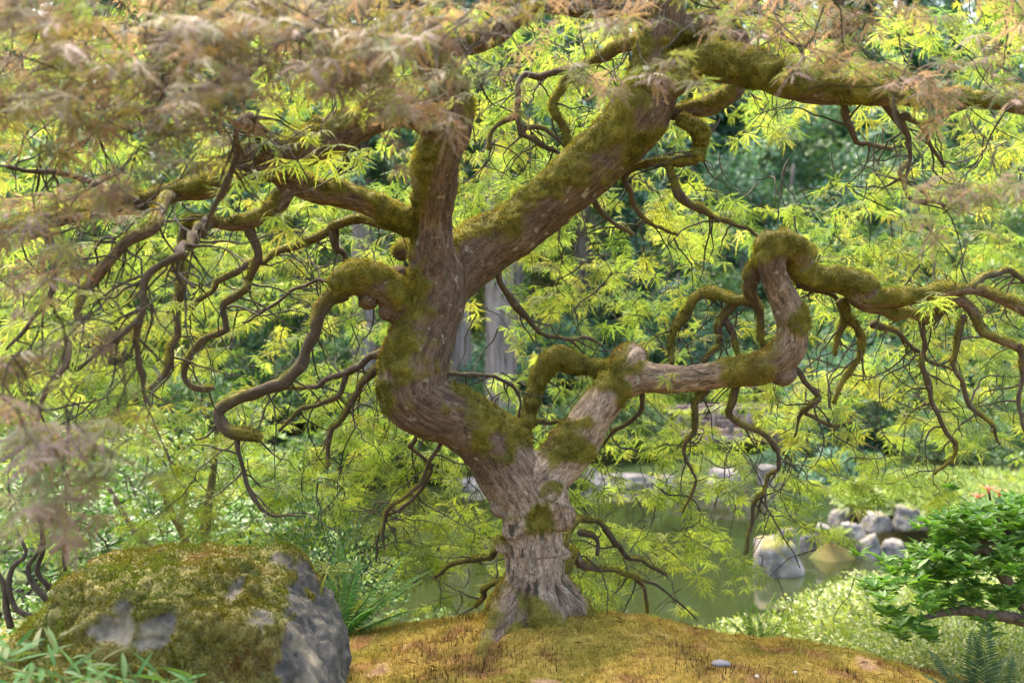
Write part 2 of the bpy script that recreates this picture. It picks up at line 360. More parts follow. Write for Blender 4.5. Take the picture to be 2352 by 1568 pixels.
# every point: picture x, picture y (2352 wide), distance, half width, moss amount
def P(l): return [tuple(at(x, y, Y)) + (m(r, Y), ms, pl) for (x, y, Y, r, ms, pl) in l]
TB = [(1252, 1540, 3.40, 100, .0, .6), (1248, 1460, 3.40, 88, .0, .75), (1238, 1395, 3.40, 72, -.2, .9), (1230, 1330, 3.40, 66, -.6, 1), (1228, 1270, 3.4, 66, -.7, 1), (1224, 1200, 3.40, 68, -.3, .9), (1212, 1145, 3.40, 74, -.4, .8)]
BIG = [
 TB + [(1172, 1085, 3.40, 78, -.35, .35), (1120, 1015, 3.37, 72, .1, .05), (1050, 960, 3.33, 67, .3, 0), (985, 935, 3.30, 76, .0, 0), (950, 900, 3.29, 80, .1, 0), (955, 830, 3.30, 78, .1, 0), (978, 760, 3.32, 72, .05, 0), (1000, 690, 3.34, 69, .1, 0), (1004, 635, 3.33, 62, .0, 0),
       (996, 575, 3.30, 48, .2, .05), (995, 520, 3.28, 45, .1, .05), (996, 470, 3.24, 46, .35, 0), (1001, 410, 3.2, 50, .7, 0), (1010, 350, 3.15, 50, .6, 0), (1040, 285, 3.1, 48, .6, 0), (1030, 215, 3.05, 42, .6, 0), (990, 120, 3.0, 36, .5, 0), (950, 20, 2.95, 30, .5, 0), (930, -80, 2.9, 26, .5, 0)],
 [(1010, 680, 3.38, 56, 0, 0), (1055, 620, 3.42, 66, 0, 0), (1110, 570, 3.45, 67, .2, 0), (1180, 530, 3.45, 62, .35, 0), (1260, 470, 3.43, 61, .3, 0), (1345, 395, 3.40, 63, .5, 0), (1420, 325, 3.38, 67, .55, 0), (1475, 255, 3.36, 68, .55, 0), (1500, 190, 3.35, 60, .4, 0), (1508, 120, 3.33, 49, .5, 0), (1525, 50, 3.3, 46, .5, 0), (1540, -60, 3.25, 40, .5, 0)],
 [(1495, 215, 3.35, 44, .4, 0), (1545, 172, 3.3, 46, .7, 0), (1620, 145, 3.25, 44, .85, 0), (1710, 155, 3.2, 42, .8, 0), (1790, 178, 3.15, 38, .7, 0), (1880, 205, 3.1, 35, .6, 0), (1970, 212, 3.05, 28, .7, 0), (2090, 225, 3.0, 22, .6, 0), (2240, 235, 2.95, 18, .5, 0), (2420, 260, 2.9, 14, .5, 0)],
 [(1215, 1130, 3.40, 60, -.4, .9), (1275, 1075, 3.42, 56, -.3, .8), (1315, 1025, 3.44, 52, .1, .9), (1360, 960, 3.46, 45, -.1, .9), (1408, 900, 3.48, 42, -.2, .8), (1450, 872, 3.48, 40, -.3, .6), (1510, 868, 3.47, 34, -.8, .5), (1600, 868, 3.44, 31, -.9, .45), (1690, 856, 3.40, 31, .0, .3), (1755, 845, 3.37, 35, .25, .1), (1800, 815, 3.35, 37, .1, .2), (1820, 765, 3.34, 36, .0, .3), (1808, 705, 3.33, 34, .1, .3), (1782, 650, 3.32, 30, .1, .2), (1772, 600, 3.30, 30, .5, .1), (1790, 566, 3.30, 32, .8, 0), (1830, 578, 3.33, 30, .8, 0), (1838, 622, 3.36, 26, .7, 0), (1890, 642, 3.36, 27, .7, 0), (1955, 652, 3.35, 31, .8, 0), (1985, 690, 3.34, 25, .4, 0), (2050, 685, 3.33, 21, .8, 0), (2125, 678, 3.32, 17, .7, .1), (2180, 668, 3.31, 14, .3, .3), (2245, 668, 3.3, 13, .2, .3), (2310, 692, 3.28, 13, .2, .3), (2430, 750, 3.25, 12, .2, .2)],
 [(1425, 890, 3.48, 34, -.2, .8), (1440, 838, 3.50, 36, -.5, .9), (1460, 815, 3.54, 28, .4, .5)],
 [(1465, 815, 3.56, 26, .9, 0), (1410, 848, 3.60, 19, 1, 0), (1340, 843, 3.64, 20, 1, 0), (1278, 820, 3.66, 22, 1, 0), (1245, 862, 3.66, 19, 1, 0), (1222, 928, 3.65, 17, 1, 0), (1200, 990, 3.62, 13, 1, 0), (1208, 1015, 3.58, 11, .9, 0)],
 [(935, 720, 3.33, 44, .0, 0), (905, 680, 3.3, 42, .1, 0), (860, 650, 3.28, 40, .5, 0), (810, 642, 3.26, 38, .8, 0), (778, 662, 3.25, 30, .7, 0)],
 [(985, 585, 3.34, 24, .2, 0), (945, 570, 3.42, 22, .2, 0), (915, 585, 3.46, 17, .3, 0)],
 [(905, 690, 3.3, 30, 0, 0), (882, 728, 3.28, 22, -.4, 0)],
 [(1030, 300, 3.1, 40, .6, 0), (950, 262, 3.06, 36, .6, 0), (860, 272, 3.02, 36, .6, 0), (770, 310, 3.0, 42, .5, 0), (700, 342, 2.98, 42, .4, 0), (650, 380, 2.98, 34, .2, 0), (560, 405, 2.96, 25, .3, 0), (480, 430, 2.94, 28, .6, 0), (390, 448, 2.9, 20, .4, 0), (300, 475, 2.85, 17, .2, 0), (190, 495, 2.8, 15, .2, 0), (60, 520, 2.75, 12, .2, 0), (-60, 540, 2.7, 10, .2, 0)],
 [(700, 340, 2.98, 30, .3, 0), (620, 345, 2.95, 22, .1, .3), (565, 352, 2.92, 19, .1, .3), (525, 392, 2.9, 14, .4, 0), (500, 430, 2.88, 11, .4, 0)],
 [(975, 525, 3.30, 26, .4, 0), (930, 510, 3.27, 27, .8, 0), (870, 480, 3.23, 27, .7, 0), (800, 455, 3.18, 27, .6, 0), (730, 440, 3.12, 27, .7, 0), (660, 412, 3.05, 28, .3, 0), (625, 385, 3.0, 24, .2, 0)],
 [(665, 425, 3.05, 22, .2, 0), (640, 470, 3.03, 20, .3, 0), (590, 505, 3.0, 18, .5, 0), (530, 518, 2.98, 16, .5, 0), (470, 508, 2.96, 14, .4, 0), (430, 515, 2.95, 18, .9, 0)],
 [(1515, 60, 3.32, 40, .3, 0), (1600, 75, 3.34, 36, .3, 0), (1680, 85, 3.38, 28, .3, 0), (1706, 130, 3.42, 22, .4, 0), (1695, 195, 3.44, 20, .6, 0), (1650, 235, 3.45, 21, .7, 0), (1600, 255, 3.44, 19, .4, .2), (1545, 262, 3.4, 16, .2, 0)],
 [(1600, 70, 3.34, 30, .3, 0), (1680, 25, 3.3, 28, .2, 0), (1760, -40, 3.25, 24, .2, 0)],
 [(1530, 20, 3.3, 36, .3, 0), (1440, 18, 3.3, 30, .2, 0), (1340, 12, 3.3, 27, .2, 0), (1240, 2, 3.3, 27, .2, 0), (1185, 35, 3.3, 28, .3, 0), (1120, 85, 3.28, 28, .4, 0), (1050, 108, 3.25, 22, .5, 0), (960, 105, 3.2, 16, .5, 0), (850, 80, 3.1, 12, .5, 0)],
 # roots
 [(1222, 1290, 3.39, 26, -.6, 1), (1212, 1335, 3.39, 40, -.4, .9), (1182, 1390, 3.36, 44, .05, .45), (1148, 1440, 3.30, 34, .1, .4), (1122, 1482, 3.20, 22, .0, .7), (1106, 1535, 3.08, 10, .2, .5)],
 [(1236, 1290, 3.40, 26, -.6, 1), (1252, 1335, 3.40, 40, -.4, 1), (1300, 1385, 3.41, 42, .0, .5), (1345, 1428, 3.42, 28, .05, .45), (1392, 1470, 3.40, 12, .3, .5)],
 [(1220, 1290, 3.42, 26, -.6, .9), (1205, 1340, 3.44, 38, -.2, .6), (1165, 1395, 3.50, 40, .2, .4), (1110, 1450, 3.55, 22, .4, .3)],
 [(1232, 1290, 3.39, 26, -.6, 1), (1236, 1340, 3.375, 40, -.4, .9), (1248, 1400, 3.34, 50, .05, .45), (1262, 1452, 3.29, 44, .2, .35), (1282, 1502, 3.2, 28, .3, .5), (1300, 1550, 3.1, 10, .5, .3)],
 [(1226, 1290, 3.39, 26, -.6, 1), (1222, 1340, 3.38, 40, -.4, .9), (1208, 1400, 3.35, 46, .05, .45), (1188, 1452, 3.31, 38, .2, .35), (1168, 1505, 3.22, 20, .4, .4)],
]
KN = [(1840, 590, 3.37, 32, .9), (1768, 566, 3.32, 32, .3), (1985, 660, 3.33, 30, .9), (1800, 858, 3.36, 30, .0), (1150, 1165, 3.36, 26, -.8), (1265, 1145, 3.34, 45, -.5), (1290, 1185, 3.35, 36, -.5), (1190, 1210, 3.34, 38, -.4), (1155, 1255, 3.37, 16, -.8), (1300, 1272, 3.38, 14, -.8), (960, 935, 3.27, 62, 0)]
maple = thing('laceleaf_maple', at(1240, 1452, 3.4), 'laceleaf japanese maple with twisting mossy trunk and fine yellow green foliage', 'tree')
mroot = np.array(maple.location)
SK = []; VV = []; FQ = []; FT = []; off = 0
def addbits(V, F, T):
    global off
    VV.append(V); FQ.append(F + off); FT.append(T + off); off += len(V)
for bi, l in enumerate(BIG):
    s = spline(P(l), .012); SK.append(s)
    wob = 1 + .07 * pn(np.column_stack([np.arange(len(s)) * .06, np.full(len(s), bi * 3.7), np.zeros(len(s))]))
    addbits(*tube(s[:, :3], s[:, 3] * wob, 20))
def ico(sub):
    import bmesh
    bm = bmesh.new(); bmesh.ops.create_icosphere(bm, subdivisions=sub, radius=1); v = np.array([x.co[:] for x in bm.verts]); f = np.array([[q.index for q in x.verts] for x in bm.faces]); bm.free(); return v, f
iv, if_ = ico(3)
for (x, y, Y, r, ms) in KN:
    addbits(iv * m(r, Y) * (1, .9, 1) + at(x, y, Y), np.zeros((0, 4), int), if_)
tmp = obj('tmp_wood', mesh('tmp_wood', np.vstack(VV), [np.vstack(FQ), np.vstack(FT)]))
md = tmp.modifiers.new('r', 'REMESH'); md.mode = 'VOXEL'; md.voxel_size = .0072
md = tmp.modifiers.new('s', 'SMOOTH'); md.factor = .5; md.iterations = 5
dg = bpy.context.evaluated_depsgraph_get(); ev = bpy.data.meshes.new_from_object(tmp.evaluated_get(dg))
nv = len(ev.vertices); V = np.empty(nv * 3, np.float32); ev.vertices.foreach_get('co', V); V = V.reshape(-1, 3).astype(float)
nl = len(ev.loops); lv = np.empty(nl, np.int32); ev.loops.foreach_get('vertex_index', lv); FQm = lv.reshape(-1, 4)
bpy.data.objects.remove(tmp)
def vnorm(V, F):
    a = np.cross(V[F[:, 2]] - V[F[:, 0]], V[F[:, 3 % F.shape[1]]] - V[F[:, 1]]) if F.shape[1] == 4 else np.cross(V[F[:, 1]] - V[F[:, 0]], V[F[:, 2]] - V[F[:, 0]])
    n = np.zeros_like(V)
    for k in range(F.shape[1]): np.add.at(n, F[:, k], a)
    return n / (np.linalg.norm(n, axis=1)[:, None] + 1e-12)
# nearest point of the skeleton gives bark direction, moss and paleness
allsk = []; 
for s in SK:
    T, n, b = frames(s[:, :3]); ar = np.concatenate([[0], np.cumsum(np.linalg.norm(np.diff(s[:, :3], axis=0), axis=1))])
    allsk.append(np.column_stack([s, n, b, ar]))
allsk = np.vstack(allsk); kd = kdtree.KDTree(len(allsk))
for i, q in enumerate(allsk): kd.insert(q[:3], i)
kd.balance()
idx = np.empty(nv, int)
for i in range(nv):
    best = None
    for (co, j, d) in kd.find_n(V[i], 5):
        e = d / (allsk[j, 3] + .01)
        if best is None or e < best[0]: best = (e, j)
    idx[i] = best[1]
q = allsk[idx]; rel = V - q[:, :3]
lu = (rel * q[:, 6:9]).sum(1); lw = (rel * q[:, 9:12]).sum(1); sarc = q[:, 12]
bk = np.column_stack([lu * 62, lw * 62, sarc * 14])
nrm = vnorm(V, FQm)
def moss_mask(V, nrm, lev, bias=0):
    up = nrm[:, 2] * .62 - nrm[:, 0] * .22 - nrm[:, 1] * .04
    return sm(.05, .38, lev - .22 + up + fbm(V * 7, 4) * .42 + bias)
mossT = moss_mask(V, nrm, q[:, 4])
PATCH = [(1238, 1195, 3.33, 34), (1320, 1008, 3.4, 46), (1312, 1030, 3.42, 40), (1150, 960, 3.3, 75), (1180, 1010, 3.33, 40), (1095, 890, 3.28, 55), (935, 660, 3.3, 60), (905, 820, 3.27, 70), (880, 900, 3.25, 50), (1262, 1445, 3.3, 26), (1360, 1400, 3.4, 22), (1180, 1450, 3.3, 22), (1720, 840, 3.38, 45), (1845, 720, 3.33, 35), (1560, 150, 3.3, 60), (1430, 330, 3.34, 70), (1430, 890, 3.45, 26)]
for (x, y, Y, r) in PATCH:
    d = np.linalg.norm((V - at(x, y, Y)) / np.array([1, 1.8, 1]), axis=1) / m(r, Y)
    mossT = np.maximum(mossT, sm(1.25, .65, d + .95 * fbm(V * 12, 3)) * sm(-.2, .2, -nrm[:, 1] + .3 + nrm[:, 2]))
CLEAR = [(1235, 1290, 3.33, 85), (1560, 868, 3.44, 90), (1180, 1090, 3.33, 45)]
for (x, y, Y, r) in CLEAR:
    d = np.linalg.norm(V - at(x, y, Y), axis=1) / m(r, Y); mossT *= sm(.7, 1.05, d)
# relief: long ridges along the stem, lumps, slits on the lower trunk
lowt = sm(1.15, .9, np.abs((V[:, 2] - at(1230, 1280, 3.4)[2]) / .14)) * (np.abs(V[:, 0] - .08) < .3)
slit = pn(np.column_stack([lu * 42, lw * 42, sarc * 7])); crack = sm(.30, .42, np.abs(slit + .35) * 0 + slit) * lowt
ridge = fbm(np.column_stack([lu * 55, lw * 55, sarc * 8]), 3)
wr = pn(np.column_stack([lu * 10, lw * 10, sarc * 70]))        # crosswise folds near the fork
fold = sm(1.1, .6, np.abs((V[:, 2] - at(1230, 1180, 3.4)[2]) / .10)) * (np.abs(V[:, 0] - .08) < .3)
disp = fbm(V * 9, 3) * .007 + ridge * .0035 * (1 - mossT) - crack * .006 + wr * .005 * fold + mossT * (.003 + .016 * np.abs(fbm(V * 17, 2)))
V = V + nrm * disp[:, None]
crk = np.maximum(crack * .9, sm(.42, .62, -ridge) * .5 * (1 - mossT))
trunk = part('trunk', V, FQm, M_BARK, maple, True, bk=bk, moss=mossT, pale=np.clip(q[:, 5] + .25 * fbm(V * 6, 2), 0, 1), crack=crk)
MSP = []   # moss strand sources: points, normals, length
def moss_from(V, F, mossv, dens, lo=.007, hi=.016):
    n = vnorm(V, F); a = V[F]; area = np.linalg.norm(np.cross(a[:, 2] - a[:, 0], a[:, -1] - a[:, 1] if F.shape[1] == 4 else a[:, 1] - a[:, 0]), axis=1) * .5
    wgt = area * np.clip(mossv[F].mean(1) * 1.3 - .25, 0, 1); tot = wgt.sum(); k = int(tot * dens)
    if k < 5: return
    fi = RNG.choice(len(F), k, p=wgt / tot); u = RNG.dirichlet(np.ones(F.shape[1]), k)
    MSP.append(((a[fi] * u[:, :, None]).sum(1), n[F[fi, 0]], RNG.uniform(lo, hi, k)))
moss_from(V, FQm, mossT, 90000)

# branches, each its own part
BR = []
def br(*l): BR.append(list(l))
def bb(ms, *pts): BR.append([(x, y, Y, r, ms, 0) for (x, y, Y, r) in pts])
bb(.8, (925, 512, 3.3, 14), (845, 512, 3.34, 13), (765, 528, 3.36, 12), (705, 560, 3.36, 11), (640, 575, 3.34, 9), (590, 602, 3.32, 6))
bb(.4, (765, 530, 3.36, 12), (770, 565, 3.37, 11), (795, 595, 3.38, 9), (800, 640, 3.38, 8))
bb(.1, (845, 700, 3.26, 22), (850, 660, 3.3, 24), (900, 635, 3.36, 18), (950, 628, 3.4, 14))
br((790, 668, 3.25, 24, .7, 0), (752, 695, 3.24, 19, .6, 0), (722, 745, 3.22, 16, .1, 0), (688, 820, 3.20, 16, -.5, 0), (648, 882, 3.18, 17, -.4, 0), (590, 912, 3.16, 16, .15, 0), (535, 918, 3.15, 16, .1, 0), (508, 942, 3.14, 16, -.2, 0), (530, 980, 3.13, 18, .4, 0), (560, 996, 3.12, 18, .9, 0), (598, 1002, 3.12, 15, 1, 0))
bb(.3, (545, 1005, 3.13, 8), (552, 1040, 3.13, 7), (566, 1085, 3.12, 6.5), (582, 1140, 3.11, 6), (622, 1183, 3.1, 4.5), (690, 1188, 3.1, 2.5))
bb(.5, (572, 525, 3.0, 13), (592, 575, 3.0, 12), (566, 640, 3.0, 10), (548, 672, 3.0, 10), (520, 720, 3.0, 11), (490, 768, 3.0, 9), (442, 815, 3.0, 9), (430, 865, 3.0, 8), (450, 900, 3.0, 8), (490, 895, 3.0, 6))
bb(.6, (430, 520, 2.95, 14), (416, 580, 2.95, 12), (412, 650, 2.93, 10), (405, 730, 2.92, 11), (398, 800, 2.9, 9), (385, 850, 2.88, 8), (360, 890, 2.86, 6), (310, 920, 2.84, 4))
bb(.1, (610, 345, 2.93, 12), (585, 300, 2.6, 10), (560, 275, 2.3, 9), (548, 290, 2.1, 8), (545, 350, 2.1, 9), (532, 430, 2.1, 9), (495, 490, 2.1, 8), (470, 530, 2.1, 5))
bb(.1, (470, 508, 2.96, 13), (450, 545, 2.6, 12), (420, 590, 2.2, 11), (375, 620, 2.2, 11), (340, 680, 2.18, 11), (318, 740, 2.16, 10), (250, 790, 2.15, 7), (180, 850, 2.12, 5))
bb(.3, (320, 740, 2.16, 10), (325, 800, 2.2, 8), (300, 850, 2.2, 11), (320, 880, 2.2, 6), (345, 930, 2.2, 5))
bb(.2, (395, 450, 2.9, 18), (365, 500, 2.75, 18), (330, 540, 2.6, 17), (260, 590, 2.55, 14), (205, 640, 2.5, 13), (180, 700, 2.45, 11), (165, 780, 2.4, 10), (130, 870, 2.36, 9), (105, 940, 2.34, 7), (70, 1020, 2.3, 5), (5, 1060, 2.3, 4))
bb(.2, (70, 518, 2.75, 14), (85, 500, 2.6, 14), (100, 540, 2.5, 13), (115, 600, 2.48, 11), (125, 660, 2.46, 9), (80, 720, 2.44, 7), (20, 800, 2.42, 4))
bb(.3, (883, 812, 3.32, 12), (840, 835, 3.36, 11), (790, 862, 3.4, 9), (720, 880, 3.42, 7), (655, 892, 3.44, 4))
bb(.3, (795, 862, 3.4, 7), (782, 905, 3.42, 7), (740, 928, 3.44, 6), (690, 945, 3.45, 5), (640, 990, 3.45, 3))
bb(.5, (868, 845, 3.32, 11), (825, 890, 3.36, 9), (795, 950, 3.38, 8), (765, 1000, 3.4, 7), (748, 1040, 3.4, 6), (752, 1070, 3.4, 4))
bb(.1, (770, 645, 3.27, 5), (720, 645, 3.35, 5), (670, 668, 3.4, 4.5), (610, 710, 3.45, 4), (560, 745, 3.5, 3))
bb(.4, (600, 600, 3.3, 8), (560, 615, 3.32, 9), (500, 665, 3.36, 6), (440, 700, 3.4, 5), (380, 715, 3.4, 3))
bb(.1, (960, 990, 3.34, 6), (950, 1030, 3.38, 5.5), (985, 1075, 3.44, 5), (960, 1130, 3.5, 5), (905, 1170, 3.55, 4), (875, 1220, 3.58, 4), (860, 1290, 3.6, 2.5))
bb(.2, (1018, 1000, 3.36, 6), (1000, 1040, 3.4, 6), (960, 1110, 3.45, 5), (900, 1160, 3.5, 5), (878, 1215, 3.52, 4), (882, 1260, 3.52, 2))
bb(.1, (1025, 858, 3.36, 5), (1090, 862, 3.45, 5), (1150, 870, 3.5, 4.5), (1190, 900, 3.55, 4), (1195, 960, 3.55, 3))
bb(.3, (1205, 990, 3.62, 6), (1240, 965, 3.66, 6), (1270, 972, 3.7, 6), (1300, 968, 3.72, 4), (1310, 1000, 3.72, 2.5))
bb(.1, (1142, 605, 3.44, 9), (1148, 645, 3.46, 9), (1180, 690, 3.5, 9), (1215, 735, 3.55, 8), (1260, 768, 3.6, 6), (1310, 782, 3.62, 5), (1350, 775, 3.65, 4), (1400, 805, 3.68, 2.5))
bb(.8, (1560, 275, 3.36, 15), (1590, 300, 3.35, 15), (1603, 330, 3.34, 15), (1598, 370, 3.34, 12))
bb(.5, (1600, 372, 3.34, 10), (1545, 378, 3.38, 14), (1480, 382, 3.42, 10), (1445, 398, 3.44, 9), (1438, 430, 3.46, 8), (1462, 480, 3.5, 6), (1500, 520, 3.52, 4), (1560, 540, 3.55, 2.5))
bb(.5, (1535, 380, 3.38, 10), (1548, 420, 3.38, 11), (1558, 460, 3.38, 14), (1600, 480, 3.4, 9), (1640, 505, 3.42, 6), (1690, 520, 3.45, 5), (1745, 545, 3.48, 3))
bb(.1, (1360, 455, 3.42, 8), (1385, 495, 3.45, 7), (1420, 522, 3.48, 5), (1450, 540, 3.5, 3))
bb(.7, (1475, 95, 3.36, 18), (1420, 108, 3.4, 17), (1370, 140, 3.44, 14), (1320, 165, 3.48, 12), (1285, 205, 3.5, 11), (1278, 255, 3.5, 10), (1300, 300, 3.5, 9), (1330, 345, 3.5, 7))
bb(.1, (1320, 168, 3.48, 12), (1250, 172, 3.46, 10), (1200, 190, 3.45, 9), (1190, 220, 3.45, 9), (1186, 265, 3.46, 9), (1190, 305, 3.46, 7), (1225, 325, 3.47, 7), (1265, 335, 3.5, 6), (1290, 350, 3.52, 4))
bb(.1, (1195, 312, 3.46, 6), (1205, 292, 3.46, 6), (1240, 290, 3.47, 5), (1270, 310, 3.48, 4), (1295, 345, 3.5, 3))
bb(.4, (1190, 265, 3.46, 8), (1150, 285, 3.46, 6), (1130, 305, 3.46, 6), (1128, 340, 3.45, 5))
bb(.3, (1920, -60, 3.3, 30), (1918, 40, 3.3, 30), (1950, 90, 3.32, 24), (1940, 125, 3.3, 22), (1905, 165, 3.25, 20), (1890, 205, 3.15, 20))
bb(.1, (1730, -15, 3.27, 8), (1750, 30, 3.28, 5), (1780, 60, 3.3, 4), (1820, 95, 3.35, 5), (1870, 112, 3.4, 4.5), (1895, 150, 3.42, 3))
bb(.2, (1940, 240, 3.08, 8), (1955, 290, 3.1, 7), (1985, 325, 3.14, 6), (2050, 342, 3.18, 4))
bb(.3, (2035, 235, 3.04, 14), (2062, 275, 3.04, 12), (2078, 320, 3.06, 8), (2088, 370, 3.08, 6), (2082, 420, 3.1, 4))
bb(.2, (2070, 265, 3.04, 9), (2110, 290, 3.05, 7), (2140, 330, 3.08, 6), (2170, 385, 3.12, 4))
bb(.1, (2110, 290, 3.05, 5), (2160, 275, 3.05, 5), (2200, 255, 3.06, 4), (2260, 230, 3.06, 3))
bb(.1, (2086, 370, 3.08, 6), (2078, 405, 3.0, 6), (2080, 430, 2.9, 6), (2100, 455, 2.9, 6), (2150, 460, 2.88, 5), (2200, 495, 2.86, 4))
bb(.6, (1745, 590, 3.32, 12), (1726, 640, 3.38, 17), (1728, 690, 3.42, 14), (1742, 740, 3.44, 9), (1750, 805, 3.46, 7))
bb(.7, (1725, 690, 3.42, 13), (1680, 684, 3.46, 15), (1630, 675, 3.5, 15), (1590, 690, 3.52, 13), (1575, 725, 3.52, 13), (1556, 770, 3.52, 9), (1549, 840, 3.5, 7))
bb(.4, (1690, 690, 3.46, 10), (1668, 735, 3.48, 11), (1648, 790, 3.5, 8), (1625, 840, 3.5, 6))
bb(.4, (1668, 735, 3.48, 9), (1690, 770, 3.48, 9), (1702, 820, 3.46, 7), (1705, 850, 3.44, 6))
bb(.6, (1985, 700, 3.34, 16), (2040, 720, 3.36, 15), (2080, 712, 3.37, 14), (2125, 735, 3.38, 12), (2160, 715, 3.36, 12), (2190, 695, 3.33, 12))
bb(.3, (2170, 680, 3.32, 17), (2220, 712, 3.32, 14), (2265, 755, 3.3, 12), (2310, 782, 3.28, 10), (2400, 800, 3.26, 9))
bb(.3, (2230, 665, 3.3, 12), (2260, 640, 3.34, 10), (2310, 628, 3.38, 8), (2380, 650, 3.4, 6))
bb(.2, (1835, 655, 3.36, 8), (1880, 670, 3.42, 7), (1930, 700, 3.44, 8), (1960, 690, 3.4, 10))
bb(.7, (1930, 690, 3.4, 13), (1948, 730, 3.42, 12), (1972, 770, 3.44, 8), (1972, 825, 3.45, 7), (1935, 880, 3.46, 6), (1915, 925, 3.46, 4))
bb(.6, (1945, 735, 3.42, 10), (1925, 775, 3.44, 7), (1918, 810, 3.46, 5))
bb(.2, (2005, 745, 3.38, 10), (2050, 765, 3.42, 7), (2095, 800, 3.46, 6), (2130, 830, 3.5, 4), (2190, 855, 3.52, 2.5))
bb(.4, (2115, 725, 3.38, 8), (2125, 790, 3.4, 8), (2120, 850, 3.42, 7.5), (2140, 920, 3.44, 7), (2170, 990, 3.46, 6), (2195, 1040, 3.48, 4), (2150, 1090, 3.5, 2.5))
bb(.4, (2215, 725, 3.32, 8), (2200, 790, 3.34, 8), (2198, 850, 3.36, 7), (2225, 920, 3.38, 6.5), (2268, 965, 3.4, 5), (2300, 1020, 3.42, 2.5))
bb(.2, (2340, 790, 3.28, 7), (2345, 860, 3.3, 7), (2338, 920, 3.3, 6), (2350, 990, 3.3, 4))
bb(.2, (1812, 838, 3.36, 8), (1858, 872, 3.38, 8), (1884, 910, 3.4, 8.5), (1862, 938, 3.42, 8), (1835, 960, 3.44, 5), (1820, 1000, 3.46, 3))
bb(.1, (1850, 950, 3.43, 4), (1900, 975, 3.46, 4), (1960, 970, 3.5, 2.5))
bb(.4, (1693, 880, 3.4, 9), (1688, 940, 3.42, 9), (1695, 968, 3.44, 8), (1740, 995, 3.46, 7), (1780, 1030, 3.5, 6), (1780, 1080, 3.52, 5.5), (1740, 1140, 3.55, 5), (1725, 1200, 3.56, 4.5), (1712, 1275, 3.58, 2.5))
bb(.1, (1755, 1115, 3.54, 3.5), (1765, 1170, 3.56, 3), (1800, 1230, 3.6, 2.5), (1840, 1300, 3.62, 1.5))
bb(.4, (1622, 893, 3.45, 8), (1605, 945, 3.48, 7), (1590, 1000, 3.5, 6), (1570, 1050, 3.52, 5), (1600, 1100, 3.55, 3), (1570, 1180, 3.58, 2))
bb(.1, (1475, 905, 3.5, 7), (1462, 950, 3.56, 6), (1420, 985, 3.6, 5), (1390, 1020, 3.62, 3))
bb(.4, (1290, 1310, 3.5, 22), (1315, 1270, 3.62, 16), (1340, 1295, 3.72, 12), (1400, 1305, 3.8, 7), (1450, 1325, 3.85, 6), (1480, 1360, 3.88, 4.5), (1488, 1410, 3.9, 2.5))
bb(.4, (1290, 1260, 3.5, 12), (1322, 1205, 3.62, 9), (1355, 1198, 3.7, 8), (1400, 1235, 3.78, 6.5), (1460, 1285, 3.85, 5.5), (1530, 1320, 3.9, 3))
bb(.2, (1330, 1222, 3.65, 8), (1368, 1240, 3.7, 7), (1372, 1275, 3.72, 6))
bb(.1, (1450, 1320, 3.85, 5), (1500, 1340, 3.9, 4), (1560, 1380, 3.95, 3), (1600, 1420, 4, 2))
bb(.4, (1175, 1255, 3.5, 12), (1145, 1262, 3.6, 9), (1100, 1290, 3.7, 7), (1040, 1300, 3.78, 5), (1000, 1330, 3.82, 2.5))
bb(.5, (1180, 1320, 3.5, 12), (1150, 1335, 3.58, 8), (1115, 1360, 3.64, 7), (1096, 1392, 3.68, 5))
bb(.2, (800, 330, 3.02, 7), (790, 370, 3.1, 6), (775, 420, 3.15, 4))
bb(.2, (950, 20, 2.95, 22), (830, 15, 2.8, 14), (700, 60, 2.6, 10), (600, 140, 2.55, 9), (480, 200, 2.5, 8), (340, 260, 2.45, 7), (200, 300, 2.4, 5))
bb(.2, (330, 480, 2.85, 12), (240, 440, 2.7, 10), (140, 400, 2.6, 8), (20, 380, 2.5, 6))
DARKB = 3   # the dark dead looking arm on the left
TIPS = []   # where sprays can hang
